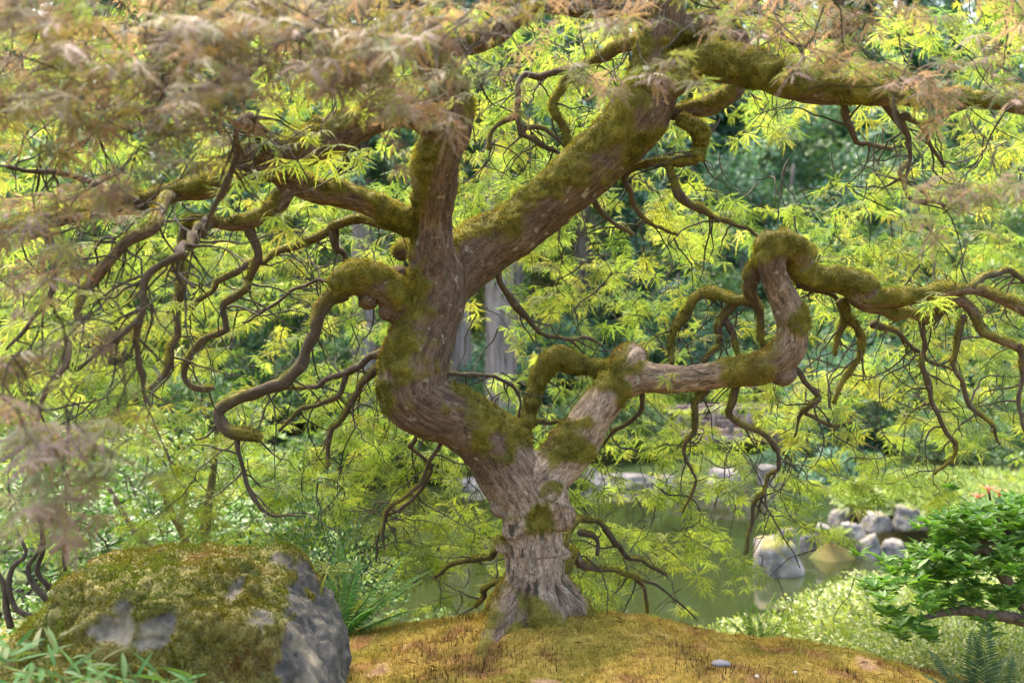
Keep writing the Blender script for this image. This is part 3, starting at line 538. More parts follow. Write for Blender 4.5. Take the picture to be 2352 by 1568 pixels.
for bi, l in enumerate(BR):
    s = spline(P(l), .014); s[:, 3] = np.maximum(s[:, 3], .0018); k = len(s)
    t = np.arange(k) * .014
    s[:, :3] += np.column_stack([pn(np.column_stack([t * 16, np.full(k, bi * 7.1 + c), np.zeros(k)])) for c in (0, 50, 90)]) * np.minimum(.006, s[:, 3] * .6)[:, None] * np.minimum(t / .06, 1)[:, None]
    kn = RNG.uniform(.035, .075, 200).cumsum(); ko = RNG.normal(0, 1, (200, 3)); thin = np.clip((.045 - s[:, 3]) / .03, 0, 1) * np.minimum(t / .06, 1)
    s[:, :3] += np.column_stack([np.interp(t, kn, ko[:, c]) for c in range(3)]) * (thin * np.clip(s[:, 3] * .9, .004, .010))[:, None]
    s[:, 3] *= 1 - .22 * thin
    rr = s[:, 3] * (1 + .22 * pn(np.column_stack([t * 22, np.full(k, bi * 3.3), np.zeros(k)])) + .35 * (pn(np.column_stack([t * 9, np.full(k, bi * 5.3), np.zeros(k) + 7])) > .38))
    BV, BF, BT = tube(s[:, :3], rr, 9)
    T, n, b = frames(s[:, :3]); th = np.tile(np.linspace(0, 2 * np.pi, 9, endpoint=False), k); ring = np.repeat(np.arange(k), 9)
    bkc = np.column_stack([np.cos(th) * rr[ring] * 75, np.sin(th) * rr[ring] * 75, t[ring] * 11 + bi]); bkc = np.vstack([bkc, bkc[:1], bkc[-1:]])
    nn = vnorm(BV, BF); lev = np.concatenate([s[ring, 4], s[:1, 4], s[-1:, 4]])
    mk = moss_mask(BV, nn, lev, (-.14 if s[0, 3] < .022 else .04) - (.25 if s[0, 0] < -.35 else 0))  # left branches get less moss, to look like dark backlit silhouettes
    BV = BV + nn * (mk * .004 * (1 + fbm(BV * 40, 2)))[:, None]
    part('branch', BV, [BF, BT], M_BARK, maple, True, bk=bkc, moss=mk, pale=np.zeros(len(BV)) + .1, crack=np.zeros(len(BV)) + .62 * (s[0, 3] < .022) + .72 * (bi == DARKB))  # crack mix also darkens thin branches and the left arm evenly
    moss_from(BV, BF, mk, 110000, .006, .014)
    hang = np.clip(lev * 1.5 - .3, 0, 1) * (np.abs(nn[:, 2]) < .8) * .5
    moss_from(BV, BF, np.maximum(hang, 0), 30000, .008, .022)
    TIPS.append(s[:, :4])
Pm = np.vstack([a for a, b, c in MSP]); Nm = np.vstack([b for a, b, c in MSP]); Lm = np.concatenate([c for a, b, c in MSP])
cn = fbm(Pm * 9, 3); t = sm(-.5, .5, cn + .25 * Nm[:, 2])[:, None]
cm = np.array([.075, .072, .012]) * (1 - t) + np.array([.22, .195, .030]) * t
t = sm(.25, .6, fbm(Pm * 5 + 40, 3))[:, None]; cm = cm * (1 - t) + np.array([.19, .12, .03]) * t
t = sm(.16, .02, Pm[:, 2])[:, None] * .8; cm = cm * (1 - t) + moss_col(Pm[:, 0], Pm[:, 1]) * t
cm = cm * RNG.uniform(.55, 1.4, (len(cm), 1))
Lm = Lm * (1 + .6 * fbm(Pm * 18, 2))
v, f, c = strands(Pm, Nm, Lm, RNG.uniform(.0007, .0016, len(Pm)), cm, .35, .5)
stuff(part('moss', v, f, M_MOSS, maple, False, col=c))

# ------------------------------------------------------------------ the maple: leaves
def leaf_template(rng, detail):
    V = []; F = []
    angs = [0, 30, -30, 62, -62, 98, -98]
    lens = [1, .97, .97, .85, .85, .6, .6]
    for a, Ln in zip(angs, lens):
        a = math.radians(a + rng.normal(0, 8)); Ln *= rng.uniform(.72, 1.12)
        bend = rng.normal(0, .18) + .10 * np.sign(a) ; dro = rng.uniform(.15, 1.1)
        ss = [.03, .2, .42, .68, 1] if detail else [.03, .32, .68, 1]
        ww = [.007, .016, .020, .016, 0] if detail else [.008, .031, .026, 0]
        def pt(s, off):
            aa = a + bend * s; x = math.sin(aa) * s * Ln + math.cos(aa) * off; y = math.cos(aa) * s * Ln - math.sin(aa) * off
            return (x, y, -dro * (s ** 2) * Ln * .55 + .06 * s - abs(off) * .3)
        b0 = len(V)
        for s, wd in zip(ss, ww):
            if wd: V.append(pt(s, -wd)); V.append(pt(s, wd))
            else: V.append(pt(s, 0))
        n = len(ss)
        for i in range(n - 2): o = b0 + 2 * i; F += [(o, o + 1, o + 3), (o, o + 3, o + 2)]
        o = b0 + 2 * (n - 2); F.append((o, o + 1, o + 2))
        teeth = [(.22, 1), (.3, -1), (.38, 1), (.46, -1), (.55, 1), (.62, -1), (.7, 1), (.78, -1)] if detail else [(.3, 1), (.4, -1), (.54, 1), (.64, -1)]
        for s, sd in teeth:
            sz = (.2 if detail else .22) * (1.15 - s * .8) * rng.uniform(.7, 1.3); o = len(V)
            V += [pt(s - .04, sd * .012), pt(s + .04, sd * .012), pt(min(1, s + sz), sd * (.03 + sz * .45))]; F.append((o, o + 1, o + 2))
    return np.array(V), np.array(F)
lr = np.random.default_rng(11)
LT = [leaf_template(lr, False) for _ in range(10)]; LD = [leaf_template(lr, True) for _ in range(10)]

LEAF = []    # position, forward, up, size, colour index set
def rot_basis(f, u):
    f = f / (np.linalg.norm(f) + 1e-9); r = np.cross(f, u); r /= np.linalg.norm(r) + 1e-9; return r, f, np.cross(r, f)
TWV = []; TWF = []; tw_off = [0]
def twig(pts, r0, r1, seg=4):
    pts = np.asarray(pts); r = np.linspace(r0, r1, len(pts)); V, F, T = tube(pts, r, seg, False); TWV.append(V); TWF.append(F + tw_off[0]); tw_off[0] += len(V)
def clear_of_arm(c):      # nothing hangs in front of the dark arm and the left elbow
    x = 1176 + c[0] / c[1] * FP; y = 784 - (c[2] - CZ) / c[1] * FP
    return not (430 < x < 860 and 560 < y < 1090 and c[1] < 3.45)
def spray(c, size, out, n=5, ln=.2, pal=0):
    """a flat, drooping tip of a twig with pairs of leaves"""
    if not clear_of_arm(c): return
    az = out + RNG.normal(0, .6); d = np.array([math.cos(az), math.sin(az), -.25 + RNG.normal(0, .2)]); d /= np.linalg.norm(d)
    pts = [c - d * ln * .5]
    for i in range(n):
        d = d + np.array([RNG.normal(0, .22), RNG.normal(0, .22), -.08 + RNG.normal(0, .14)]); d /= np.linalg.norm(d); pts.append(pts[-1] + d * ln / n)
    b_ = pts[0].copy(); dd = np.array([-d[0] * .5 + RNG.normal(0, .3), -d[1] * .5 + RNG.normal(0, .3), .5]); bk_ = []
    for q_ in range(RNG.integers(2, 5) if pal or RNG.random() < .7 else RNG.integers(5, 11)):
        dd = dd + RNG.normal(0, .32, 3) + np.array([0, 0, .08]); dd /= np.linalg.norm(dd); b_ = b_ + dd * .042; bk_.append(b_.copy())
    twig(bk_[::-1] + pts, .0014 + .00035 * len(bk_), .0007, 3)
    for i in range(1, n + 1):
        p = pts[i]; t = pts[i] - pts[i - 1]; t /= np.linalg.norm(t) + 1e-9; sd = np.cross(t, [0, 0, 1]); sd /= np.linalg.norm(sd) + 1e-9
        for s in ((1, -1) if i < n else (1, -1, 0)):
            f = t * (.55 if s else 1) + sd * s * RNG.uniform(.5, 1.1) + np.array([0, 0, RNG.normal(-.30, .28)])
            f /= np.linalg.norm(f); u = np.array([RNG.normal(0, .35), RNG.normal(0, .35), 1])
            q_ = p + f * size * .28; LEAF.append((q_, f, u, size * RNG.uniform(.7, 1.2), pal))
# sprays behind and around the trunk: how thickly the foliage hangs over the picture, 16 x 11 cells
DEN = """4445556767358877
4434666656422345
4336555665100366
6655566564565555
7777654365213567
7777764253112366
6777776444456788
4567899765677644
2345877765632000
0000234656531000
0000000204410000""".split()
for j, row in enumerate(DEN):
    for i, ch in enumerate(row):
        for _ in range(RNG.poisson(int(ch) * 2.9)):
            x = (i + RNG.random()) * 147; y = (j + RNG.random()) * 142.5
            Y = RNG.uniform(3.75, 5.6) if not (j >= 8) else RNG.uniform(3.85, 4.9)
            if i < 1 and j < 8 and RNG.random() < .35: Y = RNG.uniform(3.0, 3.9)
            if j >= 9 and 5 <= i <= 11: Y = RNG.uniform(3.9, 4.7)
            c = at(x, y, Y)
            if pn(np.array([[c[0] * 2.6, c[1] * 1.6, c[2] * 4.5]]))[0] < -.10 - .02 * int(ch): continue
            if c[2] < G(c[0], c[1]) + .12: continue
            spray(c, RNG.uniform(.05, .09), math.atan2(c[1] - 3.0, c[0] - .1), RNG.integers(3, 6), RNG.uniform(.14, .24))
# twigs with a few leaves growing from the branches
for s in TIPS:
    k = len(s)
    for _ in range(int(k * .014 / (.06 if s[0, 1] < 3.5 else .13))):
        i = RNG.integers(k // 6, k); 
        if s[i, 3] > .025: continue
        p = s[i, :3].copy(); d = np.array([RNG.normal(), abs(RNG.normal()) * .7 + .2, RNG.normal(-.3, .5)]); d /= np.linalg.norm(d); pts = [p.copy()]
        L = RNG.uniform(.08, .36); n = max(3, int(L / .03))
        for q_ in range(n): d = d + RNG.normal(0, .34, 3) + np.array([0, 0, -.12]); d /= np.linalg.norm(d); p = p + d * L / n; pts.append(p.copy())
        twig(pts, min(.0040, s[i, 3] * .62), .0009, 5)
        if RNG.random() < .5: spray(p + (0, .08, 0), RNG.uniform(.055, .08), math.atan2(d[1], d[0]), 2, .08)
nback = len(LEAF)
# near foliage between the camera and the trunk: x0, x1, y0, y1, near, far, sprays, size
FG = [(-40, 560, -40, 240, 1.4, 2.1, 90), (350, 1060, -40, 180, 1.5, 2.2, 80), (800, 1080, 180, 290, 1.7, 2.2, 13), (-40, 360, 250, 520, 1.6, 2.5, 26), (360, 560, 240, 380, 1.7, 2.4, 5),
      (-40, 280, 520, 820, 1.6, 2.5, 13), (-40, 310, 890, 1060, 1.4, 1.9, 14), (-40, 270, 1080, 1210, 1.45, 1.9, 7), (1060, 1400, -40, 25, 1.8, 2.3, 8), (1080, 1340, 120, 190, 1.8, 2.2, 6),
      (1400, 1760, -40, 50, 1.8, 2.3, 10), (1400, 1560, 140, 170, 1.8, 2.0, 3), (1760, 2400, -40, 70, 1.8, 2.6, 18), (1840, 2120, 120, 180, 1.85, 2.1, 6), (2050, 2400, 100, 230, 2.1, 2.8, 12),
      (2050, 2400, 390, 490, 1.7, 2.4, 9), (-40, 1000, -40, 120, 2.2, 3.0, 36), (1100, 2400, -60, 30, 2.4, 3.0, 20)]
for (x0, x1, y0, y1, n0, n1, k) in FG:
    for _ in range(k):
        Y = RNG.uniform(n0 + .15, n1 + .2); c = at(RNG.uniform(x0, x1), RNG.uniform(y0, y1), Y)
        spray(c, RNG.uniform(.05, .072), math.atan2(c[1] - 3.4, c[0]), RNG.integers(2, 5), RNG.uniform(.08, .16), pal=1)
# unseen canopy overhead, thin, added to shade the near leaves and limbs
for _ in range(230):
    Y = RNG.uniform(.2, 3.2); c = np.array([RNG.uniform(-2.0, 1.6), Y, CZ + max(.36 * Y, .5) + .22 + RNG.random() * .35])
    spray(c, .07, RNG.uniform(0, 6.28), 5, .2)
for _ in range(150):
    a = RNG.uniform(0, 2 * np.pi); r = 2.6 * math.sqrt(RNG.random()); c = np.array([.1 + r * math.cos(a), 3.5 + r * .9 * math.sin(a), 2.15 + .5 * (1 - (r / 2.6) ** 2) + RNG.normal(0, .08)])
    if c[2] < CZ + c[1] * .36 + .05: continue
    spray(c, .075, a, 5, .22)
LP_ = np.array([l[0] for l in LEAF]); dist = LP_[:, 1] / (.2 + np.array([l[3] for l in LEAF]) * 10)
px = LP_[:, 0] / LP_[:, 1]; pz = (LP_[:, 2] - CZ) / LP_[:, 1]
inview = (np.abs(px) < .5) & (np.abs(pz) < .33) & np.array([l[4] == 1 for l in LEAF])
order = np.argsort(np.where(inview, dist, 1e9))[:300]; big = set(order.tolist())
near_me = [mesh('leaf', v, f, M_FLEAF) for v, f in LD]
for i in order:
    p, f, u, s, pal = LEAF[i]; r, f, u = rot_basis(f, u)
    o = obj('leaf', near_me[i % 10], maple); M_ = Matrix(((r[0], f[0], u[0], 0), (r[1], f[1], u[1], 0), (r[2], f[2], u[2], 0), (0, 0, 0, 1)))
    o.matrix_local = Matrix.Translation(Vector(p - mroot)) @ M_ @ Matrix.Scale(float(s), 4)
pal_b = np.array([(.20, .275, .06), (.26, .315, .075), (.14, .215, .055), (.18, .265, .055), (.29, .285, .08), (.245, .315, .075), (.11, .185, .05)])
pal_f = np.array([(.20, .128, .115), (.145, .098, .085), (.14, .15, .06), (.23, .148, .138), (.11, .145, .055), (.17, .14, .055), (.175, .115, .10)])
VV = []; FF = []; CC = []; off = 0
rest = [i for i in range(len(LEAF)) if i not in big]
for vi in range(10):
    for det in (0, 1):
        ids = [i for i in rest if i % 10 == vi and (LEAF[i][4] == 1) == bool(det)]
        if not ids: continue
        tv, tf = (LD if det else LT)[vi]
        p = np.array([LEAF[i][0] for i in ids]); f = np.array([LEAF[i][1] for i in ids]); u = np.array([LEAF[i][2] for i in ids]); s = np.array([LEAF[i][3] for i in ids])
        f /= np.linalg.norm(f, axis=1)[:, None]; r = np.cross(f, u); r /= np.linalg.norm(r, axis=1)[:, None]; u = np.cross(r, f)
        V = p[:, None] + s[:, None, None] * (tv[None, :, 0:1] * r[:, None] + tv[None, :, 1:2] * f[:, None] + tv[None, :, 2:3] * u[:, None])
        pal = pal_f if det else pal_b; ci = RNG.integers(0, len(pal), len(ids)); tn = fbm(p * 2.0, 2)
        col = pal[ci] * RNG.uniform(.6, 1.3, (len(ids), 1))
        if not det:
            warm = sm(.1, .6, tn)[:, None]; col = col * (1 - warm * .4) + np.array([.34, .29, .04]) * warm * .4
            low = sm(1.0, .1, p[:, 2])[:, None] * .5; col = col * (1 - low) + np.array([.17, .24, .03]) * low
        VV.append(V.reshape(-1, 3)); FF.append((tf[None] + (np.arange(len(ids)) * len(tv))[:, None, None]).reshape(-1, 3) + off); CC.append(np.repeat(col, len(tv), 0)); off += len(ids) * len(tv)
stuff(part('foliage', np.vstack(VV), np.vstack(FF), M_MLEAF, maple, False, col=np.vstack(CC)))
stuff(part('twigs', np.vstack(TWV), np.vstack(TWF), M_STEM, maple, False))
print('leaves', len(LEAF), 'back', nback, 'tris', sum(len(f) for f in FF))

# ------------------------------------------------------------------ rocks
iv4, if4 = ico(4); iv6, if6 = ico(7)
def rock_shape(dirs, planes, soft=9):
    acc = np.zeros(len(dirs))
    for n, h in planes:
        n = np.array(n, float); n /= np.linalg.norm(n); acc += np.clip(dirs @ n / h, 0, None) ** soft
    return dirs * (acc ** (-1 / soft))[:, None]
# boulder
B0 = at(430, 1462, 2.75)
boulder = thing('boulder', (B0[0], B0[1], -.2), 'large grey boulder half covered in olive moss beside the maple mound', 'boulder')
BP = [((-.04, 0, 1), .195), ((-.78, -.1, .62), .335), ((-1, 0, .12), .44), ((.78, -.05, .62), .292), ((.985, .1, .12), .405), ((-.1, -.9, .35), .30), ((.5, -.8, .3), .33), ((0, 1, .2), .30), ((0, 0, -1), .5), ((.35, -.2, .92), .215), ((-.45, -.75, .5), .31)]
V = rock_shape(iv6, BP, 26); nrm = vnorm(V, if6)
V = V + nrm * (fbm(V * 5, 4) * .022 + fbm(V * 16, 4) * .011 - sm(.25, .5, pn(V * 22)) * .008 - sm(.05, .0, np.abs(pn(V * 6 + 11))) * .010 - sm(.0, .15, -np.abs(pn(V * 4 + 5)) + .05) * .012)[:, None] + B0
nrm = vnorm(V, if6); lx = V[:, 0] - B0[0]; lz = V[:, 2] - B0[2]
mk = sm(-.05, .2, .42 + fbm(V * 5.5 + 3, 4) * .5 - sm(.27, .38, lx + lz * .25 + .05 * fbm(V * 9, 3)) * 1.4 - .25 * sm(.12, .19, lz) * sm(.0, .3, fbm(V * 7, 2)) - .10 * nrm[:, 0] + .15 * sm(0, -.3, lx))
for (x, y, r) in [(335, 1345, 34), (380, 1340, 40), (450, 1352, 40), (480, 1340, 30), (300, 1350, 22), (580, 1290, 20), (420, 1460, 18), (330, 1450, 14), (390, 1480, 18)]:
    d = np.hypot(lx - (x - 440) * 2.62 / FP, lz + (y - 1430) * 2.62 / FP) / m(r, 2.62); mk *= sm(.6, 1.0, d + .85 * fbm(V * 10 + x, 4))
V = V + nrm * (mk * (.006 + .010 * np.abs(fbm(V * 16, 3))))[:, None]
part('stone', V, if6, M_BOULDER, boulder, True, moss=mk)
MSP = []; moss_from(V, if6, mk, 85000, .006, .016)
Pm, Nm, Lm = MSP[0]; cn = fbm(Pm * 6, 3)
t = sm(-.4, .5, cn)[:, None]; cm = np.array([.125, .112, .016]) * (1 - t) + np.array([.085, .11, .013]) * t
t = sm(.15, .55, fbm(Pm * 4 + 60, 3))[:, None]; cm = cm * (1 - t) + np.array([.17, .10, .03]) * t
cm *= RNG.uniform(.6, 1.4, (len(cm), 1))
v, f, c = strands(Pm, Nm, Lm * (1 + .7 * fbm(Pm * 14, 2)), RNG.uniform(.0011, .0023, len(Pm)), cm, .2, .55)
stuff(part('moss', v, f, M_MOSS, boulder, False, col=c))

def rock(x, y, Y, wpx, hpx, label, mat, seed, mossy=.2, depth=.8, group=None, zb=None):
    r = np.random.default_rng(seed); base = at(x, y, Y); W = m(wpx, Y) * .5; H = m(hpx, Y) * 1.0
    gz = max(G(base[0], Y), WZ) if zb is None else zb
    pl = [((math.cos(a) , math.sin(a), r.uniform(-.1, .45)), r.uniform(.75, 1.05)) for a in np.arange(7) * .9 + r.uniform(0, 1)]
    pl += [((r.normal(0, .25), r.normal(0, .25), 1), .8), ((r.normal(0, .6), r.normal(0, .6), .8), .85), ((0, 0, -1), 1)]
    V = rock_shape(iv4, pl, 12); V = V + V * (fbm(V * 1.6 + seed, 4) * .14)[:, None]
    V = V * np.array([W / .95, W * depth / .95, H * .62]); V[:, 2] += H * .38
    nn = vnorm(V, if4); mk = sm(.2, .6, mossy + nn[:, 2] * .5 + fbm(V * 2.4 / W + seed, 4) * .6 - .3)
    root = tag(obj('rock', mesh('rock', V, if4, mat, True, moss=mk), None, (base[0], Y, gz)), label, 'rock', group)
    return root
rock(1785, 1315, 12.9, 104, 92, 'mossy topped rock standing alone in the pond', M_ROCK, 1, .42)
rock(1806, 1245, 14.0, 46, 70, 'tall pale pointed rock at the tip of the spit', M_ROCK, 2, .0)
rock(1855, 1222, 14.2, 34, 44, 'small upright white rock on the mossy spit', M_ROCK, 3, -.4)
rock(1897, 1228, 14.1, 46, 30, 'low rounded pale rock on the edge of the mossy spit', M_ROCK, 4, -.1)
rock(1992, 1278, 13.85, 54, 52, 'squarish pale rock at the water between two lower rocks', M_ROCK, 5, .1)
rock(1955, 1262, 14.0, 50, 34, 'low brownish rock at the foot of the spit by the water', M_ROCK, 6, .0)
rock(2050, 1280, 13.9, 56, 42, 'pinkish pale rock at the water beside the squarish rock', M_ROCK, 7, -.1)
rock(2088, 1240, 14.4, 76, 46, 'broad flat topped grey rock set in moss on the spit', M_ROCK, 8, .15)
rock(2015, 1240, 14.4, 60, 40, 'leaning grey rock behind the squarish rock on the spit', M_ROCK, 9, .2)
rock(1935, 1180, 16.5, 60, 34, 'grey flat rock on the lawn behind the spit', M_ROCK, 10, .0)
rock(1430, 1135, 20.6, 130, 34, 'wide flat pale stone on the far shore', M_ROCK, 11, -.4, .8)
rock(1365, 1130, 20.8, 60, 26, 'small pale stone on the far shore beside the wide flat stone', M_ROCK, 12, -.2)
rock(1520, 1140, 20.2, 66, 36, 'brown mossy rock on the far shore below the bridge', M_DROCK, 13, .3)
rock(1665, 1120, 20.9, 74, 40, 'dark rock on the far shore under the bridge end', M_DROCK, 14, -.2)
rock(1770, 1112, 21.2, 60, 46, 'dark square rock beside the far shore shrubs', M_DROCK, 15, -.3)
rock(2345, 1118, 18, 60, 44, 'round grey rock at the edge of the green shrubs', M_DROCK, 16, -.3)
rock(446, 1262, 5.4, 44, 30, 'round grey rock behind the boulder under shrubs', M_DROCK, 17, -.3)
rock(1085, 1095, 20.5, 90, 26, 'flat grey stone across the pond behind the maple trunk', M_DROCK, 18, -.2)
def pebble(x, y, Y, wpx, hpx, mat, name, label, cat, grp=None):
    b = at(x, y, Y); v = iv * np.array([m(wpx, Y) / 2, m(wpx, Y) * .35, m(hpx, Y) / 2]); v = v * (1 + .12 * fbm(iv * 1.5 + x, 3))[:, None]
    tag(obj(name, mesh(name, v, if_, mat, True), None, (b[0], Y, GS(b[0], Y)[0] + m(hpx, Y) * .25)), label, cat, grp)
def on_ground(x, y):
    Y = 2.4
    while Y < 4.5 and at(x, y, Y)[2] > GS(at(x, y, Y)[0], Y)[0]: Y += .01
    return Y
pebble(1655, 1524, on_ground(1655, 1528), 44, 18, M_PEB, 'pebble', 'smooth grey pebble half sunk in the golden moss', 'pebble')
for x, y in ((1738, 1556), (1826, 1548)):
    pebble(x, y, on_ground(x, y), 11, 9, M_PETAL, 'petal', 'tiny white petal lying on the golden moss', 'petal', 'white petals on the moss')

# ------------------------------------------------------------------ leaves of shrubs and trees as simple folded blades
LFV = np.array([(0, 0, 0), (-.5, .45, .06), (0, .5, -.05), (.5, .45, .06), (0, 1, -.08)]); LFT = np.array([(0, 2, 1), (0, 3, 2), (1, 2, 4), (2, 3, 4)])
LSV = np.array([(0, 0, 0), (-.5, .5, 0), (.5, .5, 0), (0, 1, -.1)]); LST = np.array([(0, 2, 1), (1, 2, 3)])
def blades(p, f, u, ln, wd, col, simple=False):
    tv, tf = (LSV, LST) if simple else (LFV, LFT); n = len(p)
    f = f / (np.linalg.norm(f, axis=1)[:, None] + 1e-9); r = np.cross(f, u); r /= np.linalg.norm(r, axis=1)[:, None] + 1e-9; u = np.cross(r, f)
    V = p[:, None] + tv[None, :, 0:1] * (wd[:, None, None] * r[:, None]) + tv[None, :, 1:2] * (ln[:, None, None] * f[:, None]) + tv[None, :, 2:3] * (ln[:, None, None] * u[:, None])
    return V.reshape(-1, 3), (tf[None] + (np.arange(n) * len(tv))[:, None, None]).reshape(-1, 3), np.repeat(col, len(tv), 0)
def pick(pal, n, r, var=.25):
    pal = np.array(pal); return pal[r.integers(0, len(pal), n)] * r.uniform(1 - var, 1 + var, (n, 1))
def shrub_mesh(seed, R, H, nleaf, ln, wd, pal, lump=.25, simple=False, clump=0, flatb=True, shell=.35):
    """foliage filling a lumpy dome, origin at its foot"""
    r = np.random.default_rng(seed); d = r.normal(size=(nleaf, 3)); d[:, 2] = np.abs(d[:, 2]) * 1.1 - (.15 if flatb else .6); d /= np.linalg.norm(d, axis=1)[:, None]
    k = 1 + lump * fbm(d * 2.2 + seed, 3) + lump * .6 * pn(d * 6 + seed)
    rad = k * (1 - shell * r.random(nleaf) ** 2)
    p = d * rad[:, None] * np.array([R, R, H * .55]) + np.array([0, 0, H * .45]); p[:, 2] = np.maximum(p[:, 2], .0)
    f = d * .8 + r.normal(0, .6, (nleaf, 3)) + np.array([0, 0, .1]); u = d * .6 + np.array([0, 0, .8]) + r.normal(0, .35, (nleaf, 3))
    col = pick(pal, nleaf, r)
    if clump:                       # whorls: leaves share centres
        ci = r.integers(0, nleaf, nleaf) % clump; p = p[ci] + r.normal(0, ln * .15, (nleaf, 3)); up = d[ci] * .6 + np.array([0, 0, .7])
        a = r.uniform(0, 2 * np.pi, nleaf); f = np.column_stack([np.cos(a), np.sin(a), np.zeros(nleaf)]) + up * .35; u = up + r.normal(0, .2, (nleaf, 3))
    return blades(p, f, u, ln * r.uniform(.7, 1.25, nleaf), wd * r.uniform(.8, 1.2, nleaf), col, simple)
def stems_mesh(seed, R, H, n, r0):
    r = np.random.default_rng(seed + 99); VV = []; FF = []; o = 0
    for i in range(n):
        a = r.uniform(0, 6.28); p = np.array([r.normal(0, .08 * R), r.normal(0, .08 * R), -.08]); d = np.array([math.cos(a) * .5, math.sin(a) * .5, 1.]); pts = [p]
        for k in range(7): d = d + r.normal(0, .3, 3) + np.array([math.cos(a) * .12, math.sin(a) * .12, 0]); d /= np.linalg.norm(d); p = p + d * H * .12; pts.append(p)
        V, F, T = tube(np.array(pts), np.linspace(r0, r0 * .35, 8), 6, False); VV.append(V); FF.append(F + o); o += len(V)
    return np.vstack(VV), np.vstack(FF)
TEMPL = {}
def shrub(kind, x, Y, ybase, scale, label, group=None, rz=None, name='shrub', X=None, z=None):
    Xw = at(x, 0, Y)[0] if X is None else X; gz = G(Xw, Y) if z is None else z
    if kind not in TEMPL:
        sd, R, H, n, ln, wd, pal, kw, ns2, r0 = KINDS[kind]; v, f, c = shrub_mesh(sd, R, H, n, ln, wd, pal, **kw); sv, sf = stems_mesh(sd, R, H, ns2, r0)
        TEMPL[kind] = (mesh('foliage', v, f, M_GREEN if Y < 9 else M_FAR, False, col=c), mesh('stem', sv, sf, M_STEM, True))
    root = thing(name, (Xw, Y, gz - .03), label, 'shrub', group); a, b = TEMPL[kind]
    stuff(obj('foliage', a, root)); obj('stem', b, root)
    root.scale = (scale,) * 3 if not isinstance(scale, tuple) else scale; root.rotation_euler = (0, 0, RNG.uniform(0, 6.28) if rz is None else rz)
    return root
GB = [(.05, .13, .02), (.07, .17, .025), (.035, .10, .02), (.09, .19, .03)]                 # fresh green
LIME = [(.14, .21, .03), (.18, .25, .04), (.10, .18, .03)]
PALE = [(.22, .27, .09), (.16, .22, .055), (.28, .30, .13), (.12, .17, .05)]
TEAL_HAZE = [tuple(1.2 * q_ for q_ in c_) for c_ in [(.065, .15, .095), (.09, .185, .12), (.045, .115, .08), (.105, .20, .115)]]  # blue cast and lift of distant haze put into the leaf colour
MIDG = [(.06, .12, .045), (.08, .15, .05), (.045, .10, .04), (.10, .17, .05)]
DARK = [tuple(1.2 * q_ for q_ in c_) for c_ in [(.025, .06, .02), (.035, .08, .03), (.05, .10, .035)]]  # lifted slightly in place of haze over the far wood
KINDS = {  # seed, R, H, leaves, length, width, palette, options, stems, stem radius
 'azalea': (1, .5, .8, 2600, .055, .02, GB, dict(lump=.35, clump=420, shell=.8), 7, .014),
 'box': (2, .28, .42, 3000, .020, .010, [(.03, .085, .025), (.045, .11, .03), (.06, .13, .04)], dict(lump=.5, shell=.95), 6, .006),
 'bright': (3, .8, 1.2, 5200, .06, .024, GB + LIME, dict(lump=.4, clump=900, shell=.7), 9, .02),
 'pale': (4, 1.0, .55, 11000, .034, .016, PALE, dict(lump=.18, shell=.3), 8, .012),
 'mound_mid': (5, 1.3, 1.5, 5200, .13, .06, MIDG, dict(lump=.28, simple=True, shell=.3), 5, .03),
 'mound_teal': (6, 1.4, 1.7, 5200, .14, .06, TEAL_HAZE, dict(lump=.3, simple=True, shell=.3), 5, .03),
 'mound_lime': (7, 1.3, 1.4, 5200, .13, .06, LIME, dict(lump=.3, simple=True, shell=.3), 5, .03),
 'mound_dark': (8, 1.3, 1.6, 5200, .13, .06, DARK + TEAL_HAZE, dict(lump=.35, simple=True, shell=.35), 5, .03),
 'hosta': (9, 1.2, .35, 3000, .20, .07, [(.25, .32, .10), (.20, .28, .07), (.30, .34, .15)], dict(lump=.2, shell=.2), 4, .01),
}
# near shrubs behind the boulder and down the left bank
for i, (x, Y, s) in enumerate([(330, 5.2, .85), (520, 5.6, .8), (150, 5.0, .9), (620, 6.6, .9), (250, 6.6, 1.1), (40, 6.2, 1.1), (480, 7.4, 1.1)]):
    shrub('azalea', x, Y, 0, s, 'fresh green leafy shrub growing behind the mossy boulder', 'green shrubs behind the boulder')
for i, (x, Y, s) in enumerate([(900, 9.2, .8), (1010, 10.0, .75), (820, 8.4, .8), (700, 8.6, 1.0), (380, 9.5, 1.2), (120, 9, 1.2), (560, 10.5, 1.2)]):
    shrub('bright', x, Y, 0, s, 'bright green shrub on the left bank of the pond', 'shrubs on the left bank')
shrub('box', 730, 3.75, 0, (1.0, 1.0, 1.25), 'small leaved dark green shrub at the back corner of the boulder')
for x, Y, s in [(1930, 5.7, (.9, .8, .9)), (2160, 5.2, (1.0, .9, .95)), (2400, 4.9, (1.1, .9, 1.0)), (2280, 6.3, (1.2, .9, .9)), (2060, 4.5, (.7, .6, .55)), (2350, 4.1, (.8, .7, .75))]:
    Xw = at(x, 0, Y)[0]; ty = {1930: 1440, 2160: 1395, 2400: 1380, 2280: 1350, 2060: 1500, 2350: 1480}[x]
    topz = at(0, ty, Y)[2]; sc = s; z0 = topz - .52 * s[2]
    shrub('pale', x, Y, 0, s, 'low pale yellow green shrub on the slope beside the moss mound', 'pale low shrubs on the right slope', z=min(z0, topz - .2))

